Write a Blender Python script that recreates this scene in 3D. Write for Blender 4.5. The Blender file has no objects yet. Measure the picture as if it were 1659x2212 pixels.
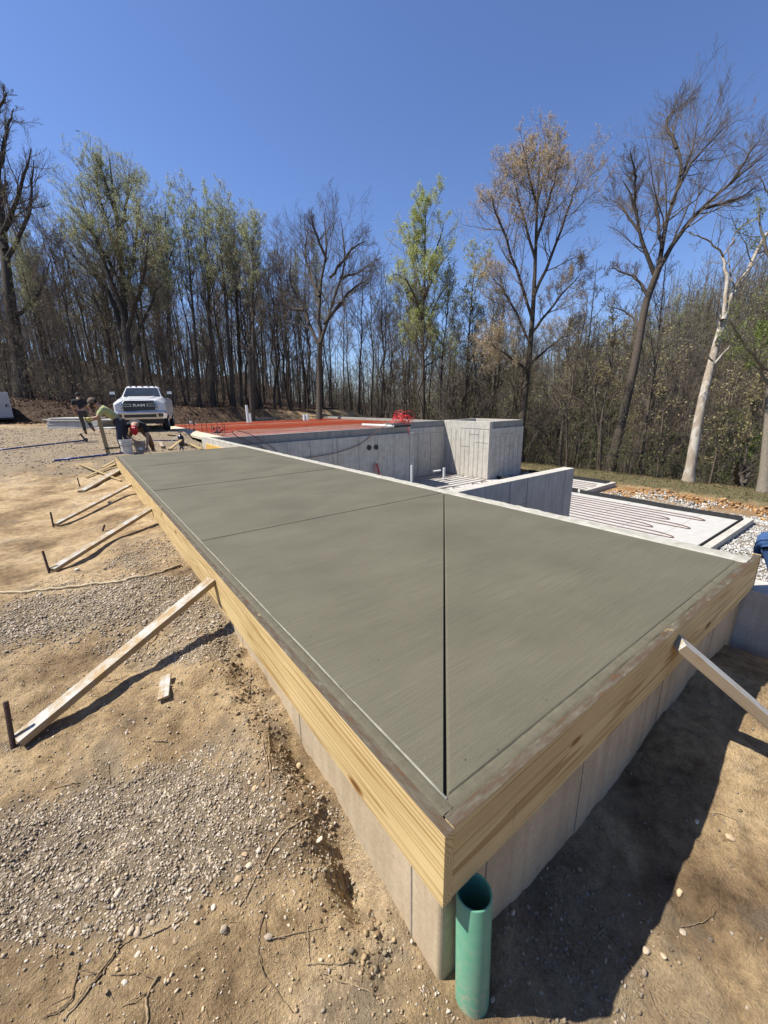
import bpy, bmesh, math, random
import numpy as np
from mathutils import Vector, Matrix

# ------------------------------------------------------------------ camera, light, exposure
sc = bpy.context.scene
COL = sc.collection
CAM_R = np.array([[0.7999, 0.1714, -0.5752], [-0.5999, 0.2022, -0.7741], [-0.0164, 0.9642, 0.2646]])
CAM_P = np.array([-0.6376, -0.5932, 1.1980])
FPX, CX, CY = 869.0, 829.5, 1106.0            # focal length in pixels of a 1659 x 2212 picture
cd = bpy.data.cameras.new('camera')
cd.sensor_fit = 'VERTICAL'; cd.sensor_height = 36.0; cd.sensor_width = 27.0
cd.lens = 36.0 * FPX / 2212.0
cd.clip_start = 0.05; cd.clip_end = 3000.0
cam = bpy.data.objects.new('camera', cd); COL.objects.link(cam)
m4 = Matrix.Identity(4)
q_, r_ = np.linalg.qr(CAM_R); q_ = q_ * np.sign(np.diag(r_))
for i in range(3):
    for j in range(3): m4[i][j] = q_[i, j]
    m4[i][3] = CAM_P[i]
cam.matrix_world = m4
sc.camera = cam
SUN_EL, SUN_AZ = math.radians(55.5), math.radians(145.0)     # azimuth of the sun, from +X towards +Y
TO_SUN = Vector((math.cos(SUN_EL) * math.cos(SUN_AZ), math.cos(SUN_EL) * math.sin(SUN_AZ), math.sin(SUN_EL)))
wd = bpy.data.worlds.new('World'); sc.world = wd; wd.use_nodes = True
wn = wd.node_tree.nodes; wl = wd.node_tree.links
sky = wn.new('ShaderNodeTexSky'); sky.sky_type = 'NISHITA'; sky.sun_disc = False
sky.sun_elevation = SUN_EL; sky.sun_rotation = math.pi / 2 - SUN_AZ
sky.altitude = 400; sky.air_density = 1.0; sky.dust_density = 0.5; sky.ozone_density = 3.0
hs = wn.new('ShaderNodeMix'); hs.data_type = 'RGBA'; hs.blend_type = 'MULTIPLY'; hs.inputs[0].default_value = 1.0; hs.inputs[7].default_value = (.80, .87, 1.10, 1)
wl.new(sky.outputs[0], hs.inputs[6]); wl.new(hs.outputs[2], wn['Background'].inputs[0]); wn['Background'].inputs[1].default_value = 0.086
sl = bpy.data.lights.new('sun', 'SUN'); sl.energy = 5.0; sl.angle = math.radians(0.5); sl.color = (1.0, 0.955, 0.87)
so = bpy.data.objects.new('sun', sl); COL.objects.link(so)
so.rotation_euler = TO_SUN.to_track_quat('Z', 'Y').to_euler(); so.location = (0, 0, 40)
sc.view_settings.view_transform = 'Standard'; sc.view_settings.look = 'None'
sc.view_settings.exposure = 0.82; sc.view_settings.gamma = 1.0
sc.view_settings.use_curve_mapping = False
sc.cycles.use_denoising = True
sc.cycles.max_bounces = 6; sc.cycles.diffuse_bounces = 3; sc.cycles.transparent_max_bounces = 6
rng = np.random.default_rng(7)
random.seed(5)

# ------------------------------------------------------------------ helpers
def unit(v):
    v = np.asarray(v, float); return v / np.maximum(np.linalg.norm(v, axis=-1, keepdims=True), 1e-9)
def ray(px, py):
    return q_ @ np.array([px - CX, -(py - CY), -FPX]) / FPX
def atd(px, py, depth): return CAM_P + ray(px, py) * depth
def onz(px, py, z):
    r = ray(px, py); return CAM_P + r * (z - CAM_P[2]) / r[2]
def lerp(a, b, t): return a + (b - a) * t
def sstep(a, b, x):
    t = np.clip((x - a) / (b - a), 0, 1); return t * t * (3 - 2 * t)
def _hash(i, j, s):
    n = (i * 374761393 + j * 668265263 + s * 1274126177) & 0xffffffff
    n = ((n ^ (n >> 13)) * 1274126177) & 0xffffffff
    return ((n ^ (n >> 16)) & 0xffff) / 65535.0
def vnoise(x, y, s=0):
    x = np.asarray(x, float); y = np.asarray(y, float)
    xi = np.floor(x).astype(np.int64); yi = np.floor(y).astype(np.int64)
    fx = x - xi; fy = y - yi; fx = fx * fx * (3 - 2 * fx); fy = fy * fy * (3 - 2 * fy)
    a = _hash(xi, yi, s); b = _hash(xi + 1, yi, s); c = _hash(xi, yi + 1, s); d = _hash(xi + 1, yi + 1, s)
    return (a + (b - a) * fx) * (1 - fy) + (c + (d - c) * fx) * fy
def fbm(x, y, s=0, o=4):
    t = 0; a = .5
    for k in range(o): t = t + a * vnoise(x * 2 ** k + 17.3 * k, y * 2 ** k - 9.1 * k, s + k); a *= .5
    return t

def tag(o, label=None, cat=None, group=None, kind=None):
    if label: o['label'] = label
    if cat: o['category'] = cat
    if group: o['group'] = group
    if kind: o['kind'] = kind
    return o
def empty(name, loc=(0, 0, 0), label=None, cat=None, group=None, rz=0):
    o = bpy.data.objects.new(name, None); COL.objects.link(o); o.empty_display_size = .1
    o.location = loc; o.rotation_euler = (0, 0, rz)
    return tag(o, label, cat, group)
def link(name, me, parent=None, mat=None):
    o = bpy.data.objects.new(name, me); COL.objects.link(o)
    if mat is not None and not me.materials: me.materials.append(mat)
    if parent is not None: o.parent = parent
    return o
def np_mesh(name, V, Q=None, T=None, smooth=False):
    me = bpy.data.meshes.new(name)
    V = np.asarray(V, np.float32).reshape(-1, 3)
    q = np.zeros((0, 4), np.int32) if Q is None else np.asarray(Q, np.int32).reshape(-1, 4)
    t = np.zeros((0, 3), np.int32) if T is None else np.asarray(T, np.int32).reshape(-1, 3)
    me.vertices.add(len(V)); me.vertices.foreach_set('co', V.ravel())
    li = np.concatenate([q.ravel(), t.ravel()]).astype(np.int32)
    me.loops.add(len(li)); me.loops.foreach_set('vertex_index', li)
    me.polygons.add(len(q) + len(t))
    ls = np.concatenate([np.arange(len(q)) * 4, len(q) * 4 + np.arange(len(t)) * 3]).astype(np.int32)
    me.polygons.foreach_set('loop_start', ls)
    if smooth: me.polygons.foreach_set('use_smooth', np.ones(len(q) + len(t), bool))
    me.update(calc_edges=True)
    return me
def tubes(P, Rr, ns, cap=False):
    """P (N,S,3) polylines, Rr (N,S) radii -> verts, quads"""
    P = np.asarray(P, float); Rr = np.asarray(Rr, float)
    N, S, _ = P.shape
    T = unit(np.gradient(P, axis=1))
    md = unit(T.mean(axis=1))
    ref = np.where(np.abs(md[:, 2:3]) < .8, np.array([[0, 0, 1.]]), np.array([[1., 0, 0]]))[:, None, :]
    U = unit(np.cross(T, np.broadcast_to(ref, T.shape))); W = np.cross(T, U)
    a = np.arange(ns) * 2 * math.pi / ns
    ring = P[:, :, None, :] + Rr[:, :, None, None] * (np.cos(a)[None, None, :, None] * U[:, :, None, :] + np.sin(a)[None, None, :, None] * W[:, :, None, :])
    V = ring.reshape(-1, 3)
    n, s, k = np.meshgrid(np.arange(N), np.arange(S - 1), np.arange(ns), indexing='ij')
    b = (n * S + s) * ns; k2 = (k + 1) % ns
    Q = np.stack([b + k, b + k2, b + ns + k2, b + ns + k], -1).reshape(-1, 4)
    return V, Q
class MB:
    """collects shapes; build() links them as one mesh object"""
    def __init__(s): s.V = []; s.F = []; s.n = 0
    def add(s, V, F):
        V = [tuple(map(float, v)) for v in V]; s.V += V; s.F += [tuple(int(i) + s.n for i in f) for f in F]; s.n += len(V); return s
    def box(s, x0, x1, y0, y1, z0, z1):
        return s.add([(x0, y0, z0), (x1, y0, z0), (x1, y1, z0), (x0, y1, z0), (x0, y0, z1), (x1, y0, z1), (x1, y1, z1), (x0, y1, z1)],
                     [(3, 2, 1, 0), (4, 5, 6, 7), (0, 1, 5, 4), (1, 2, 6, 5), (2, 3, 7, 6), (3, 0, 4, 7)])
    def bar(s, a, b, w, h, up=(0, 0, 1)):
        a = np.array(a, float); b = np.array(b, float); d = unit(b - a)
        sd = np.cross(d, np.array(up, float)); sd = unit(sd) if np.linalg.norm(sd) > 1e-6 else np.array([1., 0, 0]); u = np.cross(sd, d)
        V = [p + sx * sd * w / 2 + sz * u * h / 2 for p in (a, b) for sx, sz in ((-1, -1), (1, -1), (1, 1), (-1, 1))]
        return s.add(V, [(3, 2, 1, 0), (4, 5, 6, 7), (0, 1, 5, 4), (1, 2, 6, 5), (2, 3, 7, 6), (3, 0, 4, 7)])
    def tube(s, P, r, ns=8, cap=True):
        P = np.array(P, float); r = np.full(len(P), r) if np.isscalar(r) else np.array(r)
        V, Q = tubes(P[None], r[None], ns)
        F = [tuple(q) for q in Q]
        if cap: F += [tuple(range(ns))[::-1], tuple(range(len(V) - ns, len(V)))]
        return s.add(V, F)
    def lathe(s, c, prof, ns=16):
        V = []; F = []
        for r, z in prof:
            for k in range(ns):
                a = 2 * math.pi * k / ns; V.append((c[0] + r * math.cos(a), c[1] + r * math.sin(a), c[2] + z))
        for i in range(len(prof) - 1):
            for k in range(ns):
                k2 = (k + 1) % ns; F.append((i * ns + k, i * ns + k2, i * ns + ns + k2, i * ns + ns + k))
        return s.add(V, F)
    def prism(s, poly, z0, z1):
        n = len(poly); V = [(x, y, z0) for x, y in poly] + [(x, y, z1) for x, y in poly]
        return s.add(V, [tuple(range(n))[::-1], tuple(range(n, 2 * n))] + [(i, (i + 1) % n, n + (i + 1) % n, n + i) for i in range(n)])
    def mesh(s, name, smooth=False):
        me = bpy.data.meshes.new(name); me.from_pydata(s.V, [], s.F)
        if smooth: me.polygons.foreach_set('use_smooth', [True] * len(me.polygons))
        me.update(); return me
    def build(s, name, mat, parent=None, bevel=0, smooth=False, seg=2):
        me = s.mesh(name, smooth); o = link(name, me, parent, mat)
        if bevel:
            bm = bmesh.new(); bm.from_mesh(me)
            bmesh.ops.bevel(bm, geom=list(bm.edges), offset=bevel, segments=seg, profile=.6, affect='EDGES', clamp_overlap=True)
            bm.to_mesh(me); bm.free()
        return o
def spline(P, n):
    """Catmull-Rom through P, n samples"""
    P = np.array(P, float); P = np.vstack([2 * P[0] - P[1], P, 2 * P[-1] - P[-2]])
    m = len(P) - 3; out = []
    for t in np.linspace(0, m - 1e-6, n):
        i = int(t); u = t - i; a, b, c, d = P[i:i + 4]
        out.append(.5 * (2 * b + (c - a) * u + (2 * a - 5 * b + 4 * c - d) * u * u + (3 * b - a - 3 * c + d) * u ** 3))
    return np.array(out)
def copy_tree(o, parent=None):
    c = o.copy(); COL.objects.link(c); c.parent = parent
    for ch in o.children: copy_tree(ch, c)
    return c

# ------------------------------------------------------------------ materials
MATS = {}
def nmat(name, col=(.5, .5, .5), rough=.7, metal=0, spec=.5):
    m = bpy.data.materials.new(name); m.use_nodes = True
    b = m.node_tree.nodes['Principled BSDF']
    b.inputs['Base Color'].default_value = (*col, 1); b.inputs['Roughness'].default_value = rough
    b.inputs['Metallic'].default_value = metal; b.inputs['Specular IOR Level'].default_value = spec
    MATS[name] = m
    return m, m.node_tree.nodes, m.node_tree.links, b
def N(nodes, typ, **kw):
    n = nodes.new('ShaderNode' + typ)
    for k, v in kw.items():
        if k.startswith('i_'):
            n.inputs[int(k[2:]) if k[2:].isdigit() else k[2:].replace('_', ' ')].default_value = v
        else: setattr(n, k, v)
    return n
def ramp(nodes, pts, interp='LINEAR'):
    r = nodes.new('ShaderNodeValToRGB'); r.color_ramp.interpolation = interp
    e = r.color_ramp.elements
    while len(e) < len(pts): e.new(0.5)
    for el, (p, c) in zip(e, pts): el.position = p; el.color = (*c, 1) if len(c) == 3 else c
    return r
def mapping(nodes, links, scale=(1, 1, 1), rot=(0, 0, 0), loc=(0, 0, 0), coord='Object'):
    tc = nodes.new('ShaderNodeTexCoord'); mp = nodes.new('ShaderNodeMapping')
    mp.inputs['Scale'].default_value = scale; mp.inputs['Rotation'].default_value = rot; mp.inputs['Location'].default_value = loc
    links.new(tc.outputs[coord], mp.inputs[0]); return mp
def noise(nodes, links, vec, scale, detail=6, rough=.6, dist=0):
    n = nodes.new('ShaderNodeTexNoise'); n.inputs['Scale'].default_value = scale; n.inputs['Detail'].default_value = detail
    n.inputs['Roughness'].default_value = rough; n.inputs['Distortion'].default_value = dist
    if vec is not None: links.new(vec, n.inputs['Vector'])
    return n
def mixc(nodes, links, fac, a, b, blend='MIX'):
    m = nodes.new('ShaderNodeMix'); m.data_type = 'RGBA'; m.blend_type = blend
    for sock, v in ((m.inputs[0], fac), (m.inputs[6], a), (m.inputs[7], b)):
        if hasattr(v, 'is_linked') or isinstance(v, bpy.types.NodeSocket): links.new(v, sock)
        elif isinstance(v, (int, float)): sock.default_value = v
        else: sock.default_value = (*v, 1)
    return m.outputs[2]
def math_(nodes, links, op, a, b=None, clamp=False):
    m = nodes.new('ShaderNodeMath'); m.operation = op; m.use_clamp = clamp
    for i, v in enumerate((a, b)):
        if v is None: continue
        if isinstance(v, (int, float)): m.inputs[i].default_value = v
        else: links.new(v, m.inputs[i])
    return m.outputs[0]
def bump(nodes, links, bsdf, h, strength=.3, dist=.01):
    b = nodes.new('ShaderNodeBump'); b.inputs['Strength'].default_value = strength; b.inputs['Distance'].default_value = dist
    links.new(h, b.inputs['Height']); links.new(b.outputs[0], bsdf.inputs['Normal']); return b
def plain(name, col, rough=.6, metal=0, var=.15, scale=8, spec=.4, bmp=.1):
    """colour with procedural mottling"""
    m, n, l, b = nmat(name, col, rough, metal, spec)
    mp = mapping(n, l); nz = noise(n, l, mp.outputs[0], scale, 5)
    c = np.array(col)
    rp = ramp(n, [(.3, tuple(c * (1 - var))), (.7, tuple(np.minimum(c * (1 + var), 1)))])
    l.new(nz.outputs[0], rp.inputs[0]); l.new(rp.outputs[0], b.inputs['Base Color'])
    if bmp: bump(n, l, b, nz.outputs[0], bmp, .005)
    return m

# ------------------------------------------------------------------ terrain
ZF = -3.3                         # level of the lower foam floor
CTRL = np.array([  # x, y, z of ground seen beside the patio, in the yard and in the wood to the left
 (-1.2,2,-.60),(-1.15,4.7,-.5),(-1.15,6.8,-.5),(-.83,9.5,-.44),(-2.5,3,-.6),(-2.5,7,-.48),(-3,10.5,-.36),(-5,5,-.5),(-8,8,-.4),
 (0,.1,-.76),(0,.5,-.65),(0,.9,-.52),(0,1.4,-.47),(0,2.0,-.47),(0,2.4,-.44),(0,2.8,-.38),(0,3.4,-.36),(0,5,-.38),(0,6.5,-.4),(0,8,-.41),(0,10,-.38),(0,11.2,-.3),
 (.2,12.3,-.05),(1.5,12.2,-.04),(3,13,-.5),(3,15.5,-.45),(2.2,13,-.34),(2,15,-.2),(3,17,-.25),(3,11.9,-.4),(-1.5,12.5,-.1),(-4,13,-.12),(-8,14,-.1),(0,16,.0),(2,20,.07),(0,21,.03),(-4,20,.05),(-9,20,.1),(2.5,26,.1),
 (-1.4,28,.08),(-4,31,.3),(-8,30,.4),(3,33,.5),(-3,36,1.6),(3,38,1.1),(10,36,.8),(16,38,.4),(-4,43,2.0),(3,47,1.4),(13,45,.9),(-14,36,2.2),(-14,45,3),(-30,40,4),(-30,20,1.5),(-30,0,.5),(-12,-5,-.3),
 (20,60,1.8),(0,70,5),(-30,70,8),(30,90,5),(0,110,10),(-40,110,14),(60,140,12),(0,160,14),(-70,60,8),(-70,-20,2),
 (-.64,-.6,-.66),(-1,.6,-.62),(-.3,.2,-.68),(-2,0,-.62),(-3,-2,-.55),(-.5,1.2,-.58),(-.4,2.6,-.56),
 (.12,-.05,-.80),(.5,-.35,-.90),(.9,-.3,-.88),(1.3,-.28,-.82),(2.2,-.24,-.70),(3.1,-.2,-.72),(.2,-.5,-.84),(1,-1,-.84),(2,-1.2,-.74),(3,-1.4,-.72),(0,-2,-.75),(2,-3,-.8),(2.6,.0,-.68),(-.2,-1.2,-.74),(6,-4,-1.0)])
def z_left(x, y):
    x = np.asarray(x, float); sh = x.shape; xf = x.ravel(); yf = np.asarray(y, float).ravel()
    out = np.empty(len(xf))
    for a in range(0, len(xf), 20000):
        d2 = (xf[a:a + 20000, None] - CTRL[:, 0]) ** 2 + (yf[a:a + 20000, None] - CTRL[:, 1]) ** 2
        w = 1.0 / (d2 + .03) ** 1.6
        out[a:a + 20000] = (w * CTRL[:, 2]).sum(1) / w.sum(1)
    return out.reshape(sh)
def z_right(x, y):
    yard = -3.42 + 0 * x
    edge = 25.3 - .05 * y                                       # top of the bank
    bank = .14 * sstep(20, 25, x) - 6.0 * sstep(edge, edge + 16, x)
    hill = 26.0 * sstep(44, 125, x - .10 * (y - 20)) * (1 - .62 * sstep(14, 70, y))
    slope = (1 - sstep(3.4, 13, x)) * (1 - sstep(1.8, 2.9, y)) * 2.55
    mound = .35 * np.exp(-((x - 20.4) ** 2 / 1.0 + (y - 6.4) ** 2 / 1.2)) + .18 * np.exp(-((x - 20.9) ** 2 / .6 + (y - 3.6) ** 2 / 2.5))
    return yard + bank + hill + slope + mound
def ground_base(x, y):
    x = np.asarray(x, float); y = np.asarray(y, float)
    zl = z_left(x, y); zr = z_right(x, y)
    w = sstep(16, 30, x - .25 * (y - 18))                       # behind the house the land falls to the right
    z = lerp(zl, zr, np.where(y > 12, w, sstep(30, 50, x)))
    z = np.where((x > 3.25) & (y < 34), np.where((y < 16.2) | (x > 18.12), zr, z), z)
    z = np.where((x > 13.7) & (x < 18.5) & (y > 15.5) & (y < 18.02), zr, z)
    z = np.where((x > 3.25) & (x < 18.1) & (y > 16.2) & (y < 33.6) & ~((x > 13.7) & (y < 18.02)), -.45, z)
    z = np.where((x > 18.0) & (x < 25.5) & (y > 17) & (y < 34), lerp(zr, z_left(x, y), sstep(17, 34, y) * .8), z)
    return z
def near_w(x, y):
    return 1 - sstep(2.5, 9, np.hypot(x + .6, y + .6))
def ground_z(x, y):
    x = np.asarray(x, float); y = np.asarray(y, float)
    z = ground_base(x, y)
    nw = near_w(x, y)
    z = z + (fbm(x * .6, y * .6, 3) - .47) * .10 + (fbm(x * 2.2, y * 2.2, 11) - .47) * .075
    z = z + nw * ((fbm(x * 7, y * 7, 21) - .47) * .055 + (fbm(x * 22, y * 22, 31, 3) - .43) * .030)
    # ragged clods and a hollow against the footing
    c = np.exp(-((x + .02) / .13) ** 2) * sstep(0, .3, y) * (1 - sstep(2.0, 2.5, y))
    z = z + c * ((fbm(x * 11, y * 11, 41, 4) - .5) * .16 - .03)
    z = z - .13 * np.exp(-(((x + .035) / .07) ** 2 + ((y - .48) / .14) ** 2)) - .07 * np.exp(-(((x - .0) / .06) ** 2 + ((y - 1.0) / .35) ** 2))
    z = z + .03 * np.exp(-(((x + .16) / .07) ** 2)) * sstep(.3, .7, y) * (1 - sstep(1.6, 2.2, y))
    far = sstep(20, 60, np.hypot(x, y))
    z = z + far * (fbm(x * .12, y * .12, 51) - .47) * 1.6
    rough = sstep(30, 34, y) * (1 - sstep(60, 90, y)) * (1 - sstep(12, 20, x))
    z = z + rough * (fbm(x * .5, y * .9, 61) - .47) * .9
    orange = sstep(19.2, 20.2, x) * (1 - sstep(22.0, 23.5, x)) * (1 - sstep(9, 12, y))
    z = z + orange * (fbm(x * 1.6, y * 1.6, 71, 5) - .47) * .5
    return z
def gz(x, y): return float(ground_z(np.array([x], float), np.array([y], float))[0])
def gp(px, py, zmax=60):
    """where the sight line of a photo pixel meets the ground"""
    r = ray(px, py); t = np.concatenate([np.linspace(.8, 8, 500), np.linspace(8.05, 60, 900)])
    P = CAM_P + r[None] * t[:, None]
    d = P[:, 2] - ground_z(P[:, 0], P[:, 1])
    i = np.argmax(d < 0) if (d < 0).any() else len(t) - 1
    return np.array([P[i, 0], P[i, 1], gz(P[i, 0], P[i, 1])])
def steps(a, b, s0, g):
    out = [a]; s = s0
    while out[-1] < b: out.append(out[-1] + s); s *= g
    return out
def axis(lo, f0, f1, fs, hi, extra, g=1.05, mid=None):
    A = [-v for v in steps(-f0, -lo, fs, g)][::-1] + list(np.arange(f0 + fs, f1, fs)) + (mid if mid else []) 
    A = [a for a in A if not any(abs(a - e) < fs * 1.2 for e in extra)]
    A += steps(max(f1, A[-1] + fs), hi, fs, g) + list(extra)
    A = np.unique(np.round(np.array(A), 4)); return A
gx = axis(-110, -1.9, 3.1, .025, 260, [3.2, 3.33, 13.62, 13.78, 18.04, 18.2], 1.045)
gy = axis(-60, -1.0, 3.4, .025, 240, [16.04, 16.27, 17.93, 18.12], 1.035)
keep = lambda A: A[np.concatenate([[True], np.diff(A) > .012])]
gx = keep(gx); gy = keep(gy)
GX, GY = np.meshgrid(gx, gy, indexing='ij')
GZ = ground_z(GX, GY)
nx, ny = GX.shape
ii, jj = np.meshgrid(np.arange(nx - 1), np.arange(ny - 1), indexing='ij')
GQ = np.stack([ii * ny + jj, (ii + 1) * ny + jj, (ii + 1) * ny + jj + 1, ii * ny + jj + 1], -1).reshape(-1, 4)
gme = np_mesh('ground', np.stack([GX, GY, GZ], -1).reshape(-1, 3), GQ, smooth=True)
# what the ground is made of, as weights: R gravel, G leaf litter, B grass, A orange clay
def m_gravel(x, y):
    n = fbm(x * 1.7, y * 1.7, 81, 5) - .47
    n2 = fbm(x * 5, y * 5, 83, 4) - .47
    def blob(cx, cy, rx, ry, rot=0):
        c, s = math.cos(rot), math.sin(rot); dx = x - cx; dy = y - cy
        u = (c * dx + s * dy) / rx; v = (-s * dx + c * dy) / ry
        return .82 * sstep(-.5, .6, 1 - np.hypot(u, v) + n * 1.7 + n2 * 1.2)
    g = np.maximum.reduce([blob(-.74, 1.13, .60, .30, -.42), .8 * blob(-.32, .88, .22, .20, .3), blob(-1.45, 1.35, .5, .33), .9 * blob(-.75, 3.35, .75, .5, -.3), .9 * blob(-1.8, 3.7, .9, .45),
                           .75 * blob(-.18, 2.55, .22, .5), .7 * blob(.55, -.16, .50, .34), .45 * blob(.3, -.45, .4, .25), .4 * blob(-.2, 4.6, .3, .8)])
    lot = sstep(10.3, 11.6, y + n * 3.0 + .12 * x) * (1 - sstep(28.5, 30.5, y + n * 4)) * (1 - sstep(3.4, 3.6, x))
    yard = sstep(18.7, 18.9, x) * (1 - sstep(19.9, 20.8, x + n * 2.0 + sstep(6, 2, y) * -0.3)) * (1 - sstep(8.7, 9, y))
    yard = np.maximum(yard, sstep(3.5, 4, x) * (1 - sstep(19.9, 20.8, x + n * 2)) * (1 - sstep(2.75, 2.9, y)))
    return np.maximum.reduce([g, lot * .8, yard])
def m_litter(x, y):
    n = fbm(x * .8, y * .8, 91) - .47
    a = sstep(29.5, 31, y + n * 4) * (1 - sstep(3, 20, x - 3))
    b = sstep(33.5, 35, y) 
    c = sstep(26.0, 27.5, x + n * 2)
    d = sstep(-14, -18, x)
    return np.clip(np.maximum.reduce([a, b, c, d]), 0, 1)
def m_grass(x, y):
    n = fbm(x * 1.2, y * 1.2, 95) - .47
    return sstep(21.8, 22.8, x + n * 2.0 - .05 * (y - 6)) * (1 - sstep(26, 28, x + n * 2)) * (1 - sstep(17, 22, y))
def m_clay(x, y):
    n = fbm(x * 1.2, y * 1.2, 97) - .47
    return sstep(19.8, 20.5, x + n * 1.5) * (1 - sstep(22.2, 23.6, x + n * 2)) * (1 - sstep(20, 26, y))
ca = gme.color_attributes.new('soil', 'FLOAT_COLOR', 'POINT')
ca.data.foreach_set('color', np.stack([m_gravel(GX, GY), m_litter(GX, GY), m_grass(GX, GY), m_clay(GX, GY)], -1).astype(np.float32).ravel())

m, n, l, b = nmat('soil', (.3, .2, .1), .95, 0, .15)
mp = mapping(n, l)
at = N(n, 'VertexColor', layer_name='soil'); sp = N(n, 'SeparateColor'); l.new(at.outputs[0], sp.inputs[0])
n1 = noise(n, l, mp.outputs[0], 1.6, 8, .62); n2 = noise(n, l, mp.outputs[0], 14, 8, .7); n3 = noise(n, l, mp.outputs[0], 90, 5, .7)
r1 = ramp(n, [(.28, (.16, .105, .058)), (.40, (.32, .218, .118)), (.52, (.51, .365, .20)), (.62, (.59, .44, .262)), (.72, (.44, .33, .205)), (.85, (.28, .215, .15))]); l.new(n1.outputs[0], r1.inputs[0])
r2 = ramp(n, [(.28, (.36, .33, .30)), (.5, (.95, .95, .95)), (.72, (1.35, 1.33, 1.28))]); l.new(n2.outputs[0], r2.inputs[0])
dirt = mixc(n, l, .85, r1.outputs[0], r2.outputs[0], 'MULTIPLY')
r3 = ramp(n, [(.3, (.6, .6, .6)), (.6, (1.1, 1.1, 1.1)), (.78, (1.5, 1.5, 1.5))]); l.new(n3.outputs[0], r3.inputs[0])
dirt = mixc(n, l, .6, dirt, r3.outputs[0], 'MULTIPLY')
# grey patches of pale clay
n4 = noise(n, l, mp.outputs[0], 2.7, 6, .6); r4 = ramp(n, [(.56, (0, 0, 0)), (.66, (1, 1, 1))]); l.new(n4.outputs[0], r4.inputs[0])
dirt = mixc(n, l, math_(n, l, 'MULTIPLY', r4.outputs[0], .55), dirt, (.19, .155, .115))
vo = N(n, 'TexVoronoi'); vo.inputs['Scale'].default_value = 75; l.new(mp.outputs[0], vo.inputs['Vector'])
vr = ramp(n, [(.0, (.20, .16, .115)), (.35, (.34, .285, .21)), (.7, (.48, .41, .32)), (1, (.24, .195, .145))]); l.new(vo.outputs['Color'], vr.inputs[0])
vd = ramp(n, [(.0, (1, 1, 1)), (.45, (.75, .75, .75)), (.8, (.3, .3, .3))]); l.new(vo.outputs['Distance'], vd.inputs[0])
gn = noise(n, l, mp.outputs[0], 60, 6, .75); gr1 = ramp(n, [(.3, (.075, .052, .030)), (.5, (.24, .182, .115)), (.68, (.44, .365, .265))]); l.new(gn.outputs[0], gr1.inputs[0])
grav = mixc(n, l, .35, gr1.outputs[0], mixc(n, l, .8, vr.outputs[0], vd.outputs[0], 'MULTIPLY'))
c = mixc(n, l, sp.outputs[0], dirt, grav)
nl = noise(n, l, mp.outputs[0], 5, 8, .75); rl = ramp(n, [(.3, (.016, .011, .008)), (.5, (.058, .036, .023)), (.68, (.15, .10, .068))]); l.new(nl.outputs[0], rl.inputs[0])
c = mixc(n, l, sp.outputs[1], c, rl.outputs[0])
ng = noise(n, l, mp.outputs[0], 7, 8, .7); rg = ramp(n, [(.3, (.08, .077, .032)), (.5, (.13, .118, .058)), (.72, (.21, .175, .10))]); l.new(ng.outputs[0], rg.inputs[0])
c = mixc(n, l, sp.outputs[2], c, rg.outputs[0])
rc = ramp(n, [(.3, (.14, .072, .03)), (.55, (.32, .182, .078)), (.75, (.40, .26, .128))]); l.new(n1.outputs[0], rc.inputs[0])
clay = mixc(n, l, .7, rc.outputs[0], r2.outputs[0], 'MULTIPLY')
c = mixc(n, l, math_(n, l, 'MULTIPLY', at.outputs[1], math_(n, l, 'SUBTRACT', 1.0, sp.outputs[2])), c, clay)
l.new(c, b.inputs['Base Color'])
hgt = math_(n, l, 'ADD', math_(n, l, 'MULTIPLY', n2.outputs[0], .6), math_(n, l, 'MULTIPLY', n3.outputs[0], .65))
bump(n, l, b, hgt, 1.0, .035)
gnd = link('ground', gme, None, m); tag(gnd, 'bare tan dirt with gravel patches, leaf litter under the trees', 'ground', kind='structure')

# ------------------------------------------------------------------ materials of the building site
def concrete(name, c0, c1, rough=.85, scale=3, streak=False, bmp=.25):
    m, n, l, b = nmat(name, c0, rough, 0, .25)
    mp = mapping(n, l)
    a = noise(n, l, mp.outputs[0], scale, 8, .65); d = noise(n, l, mp.outputs[0], scale * 14, 6, .7)
    rp = ramp(n, [(.3, c0), (.7, c1)]); l.new(a.outputs[0], rp.inputs[0])
    rd = ramp(n, [(.3, (.82, .82, .82)), (.7, (1.12, 1.12, 1.12))]); l.new(d.outputs[0], rd.inputs[0])
    c = mixc(n, l, .8, rp.outputs[0], rd.outputs[0], 'MULTIPLY')
    if streak:
        mp2 = mapping(n, l, (5, 5, .35)); s = noise(n, l, mp2.outputs[0], 2.2, 5, .6)
        rs = ramp(n, [(.35, (.78, .77, .75)), (.6, (1.08, 1.08, 1.08))]); l.new(s.outputs[0], rs.inputs[0])
        c = mixc(n, l, .7, c, rs.outputs[0], 'MULTIPLY')
        v = N(n, 'TexVoronoi'); v.inputs['Scale'].default_value = 7; l.new(mp.outputs[0], v.inputs['Vector'])
        rv = ramp(n, [(.03, (.55, .55, .55)), (.06, (1, 1, 1))]); l.new(v.outputs['Distance'], rv.inputs[0])
        c = mixc(n, l, .6, c, rv.outputs[0], 'MULTIPLY')
    l.new(c, b.inputs['Base Color'])
    bump(n, l, b, d.outputs[0], bmp, .006)
    return m
M_wall = concrete('wall_concrete', (.42, .39, .335), (.58, .545, .48), streak=True)
M_found = concrete('footing_concrete', (.43, .335, .21), (.57, .455, .305), streak=True)
M_curb = concrete('curb_concrete', (.24, .23, .205), (.34, .325, .295), streak=True)
M_seamw = concrete('seam_ridge_concrete', (.30, .285, .255), (.42, .40, .365))
M_rag = concrete('rough_concrete', (.31, .29, .23), (.52, .50, .43), scale=9, bmp=.8)
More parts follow.
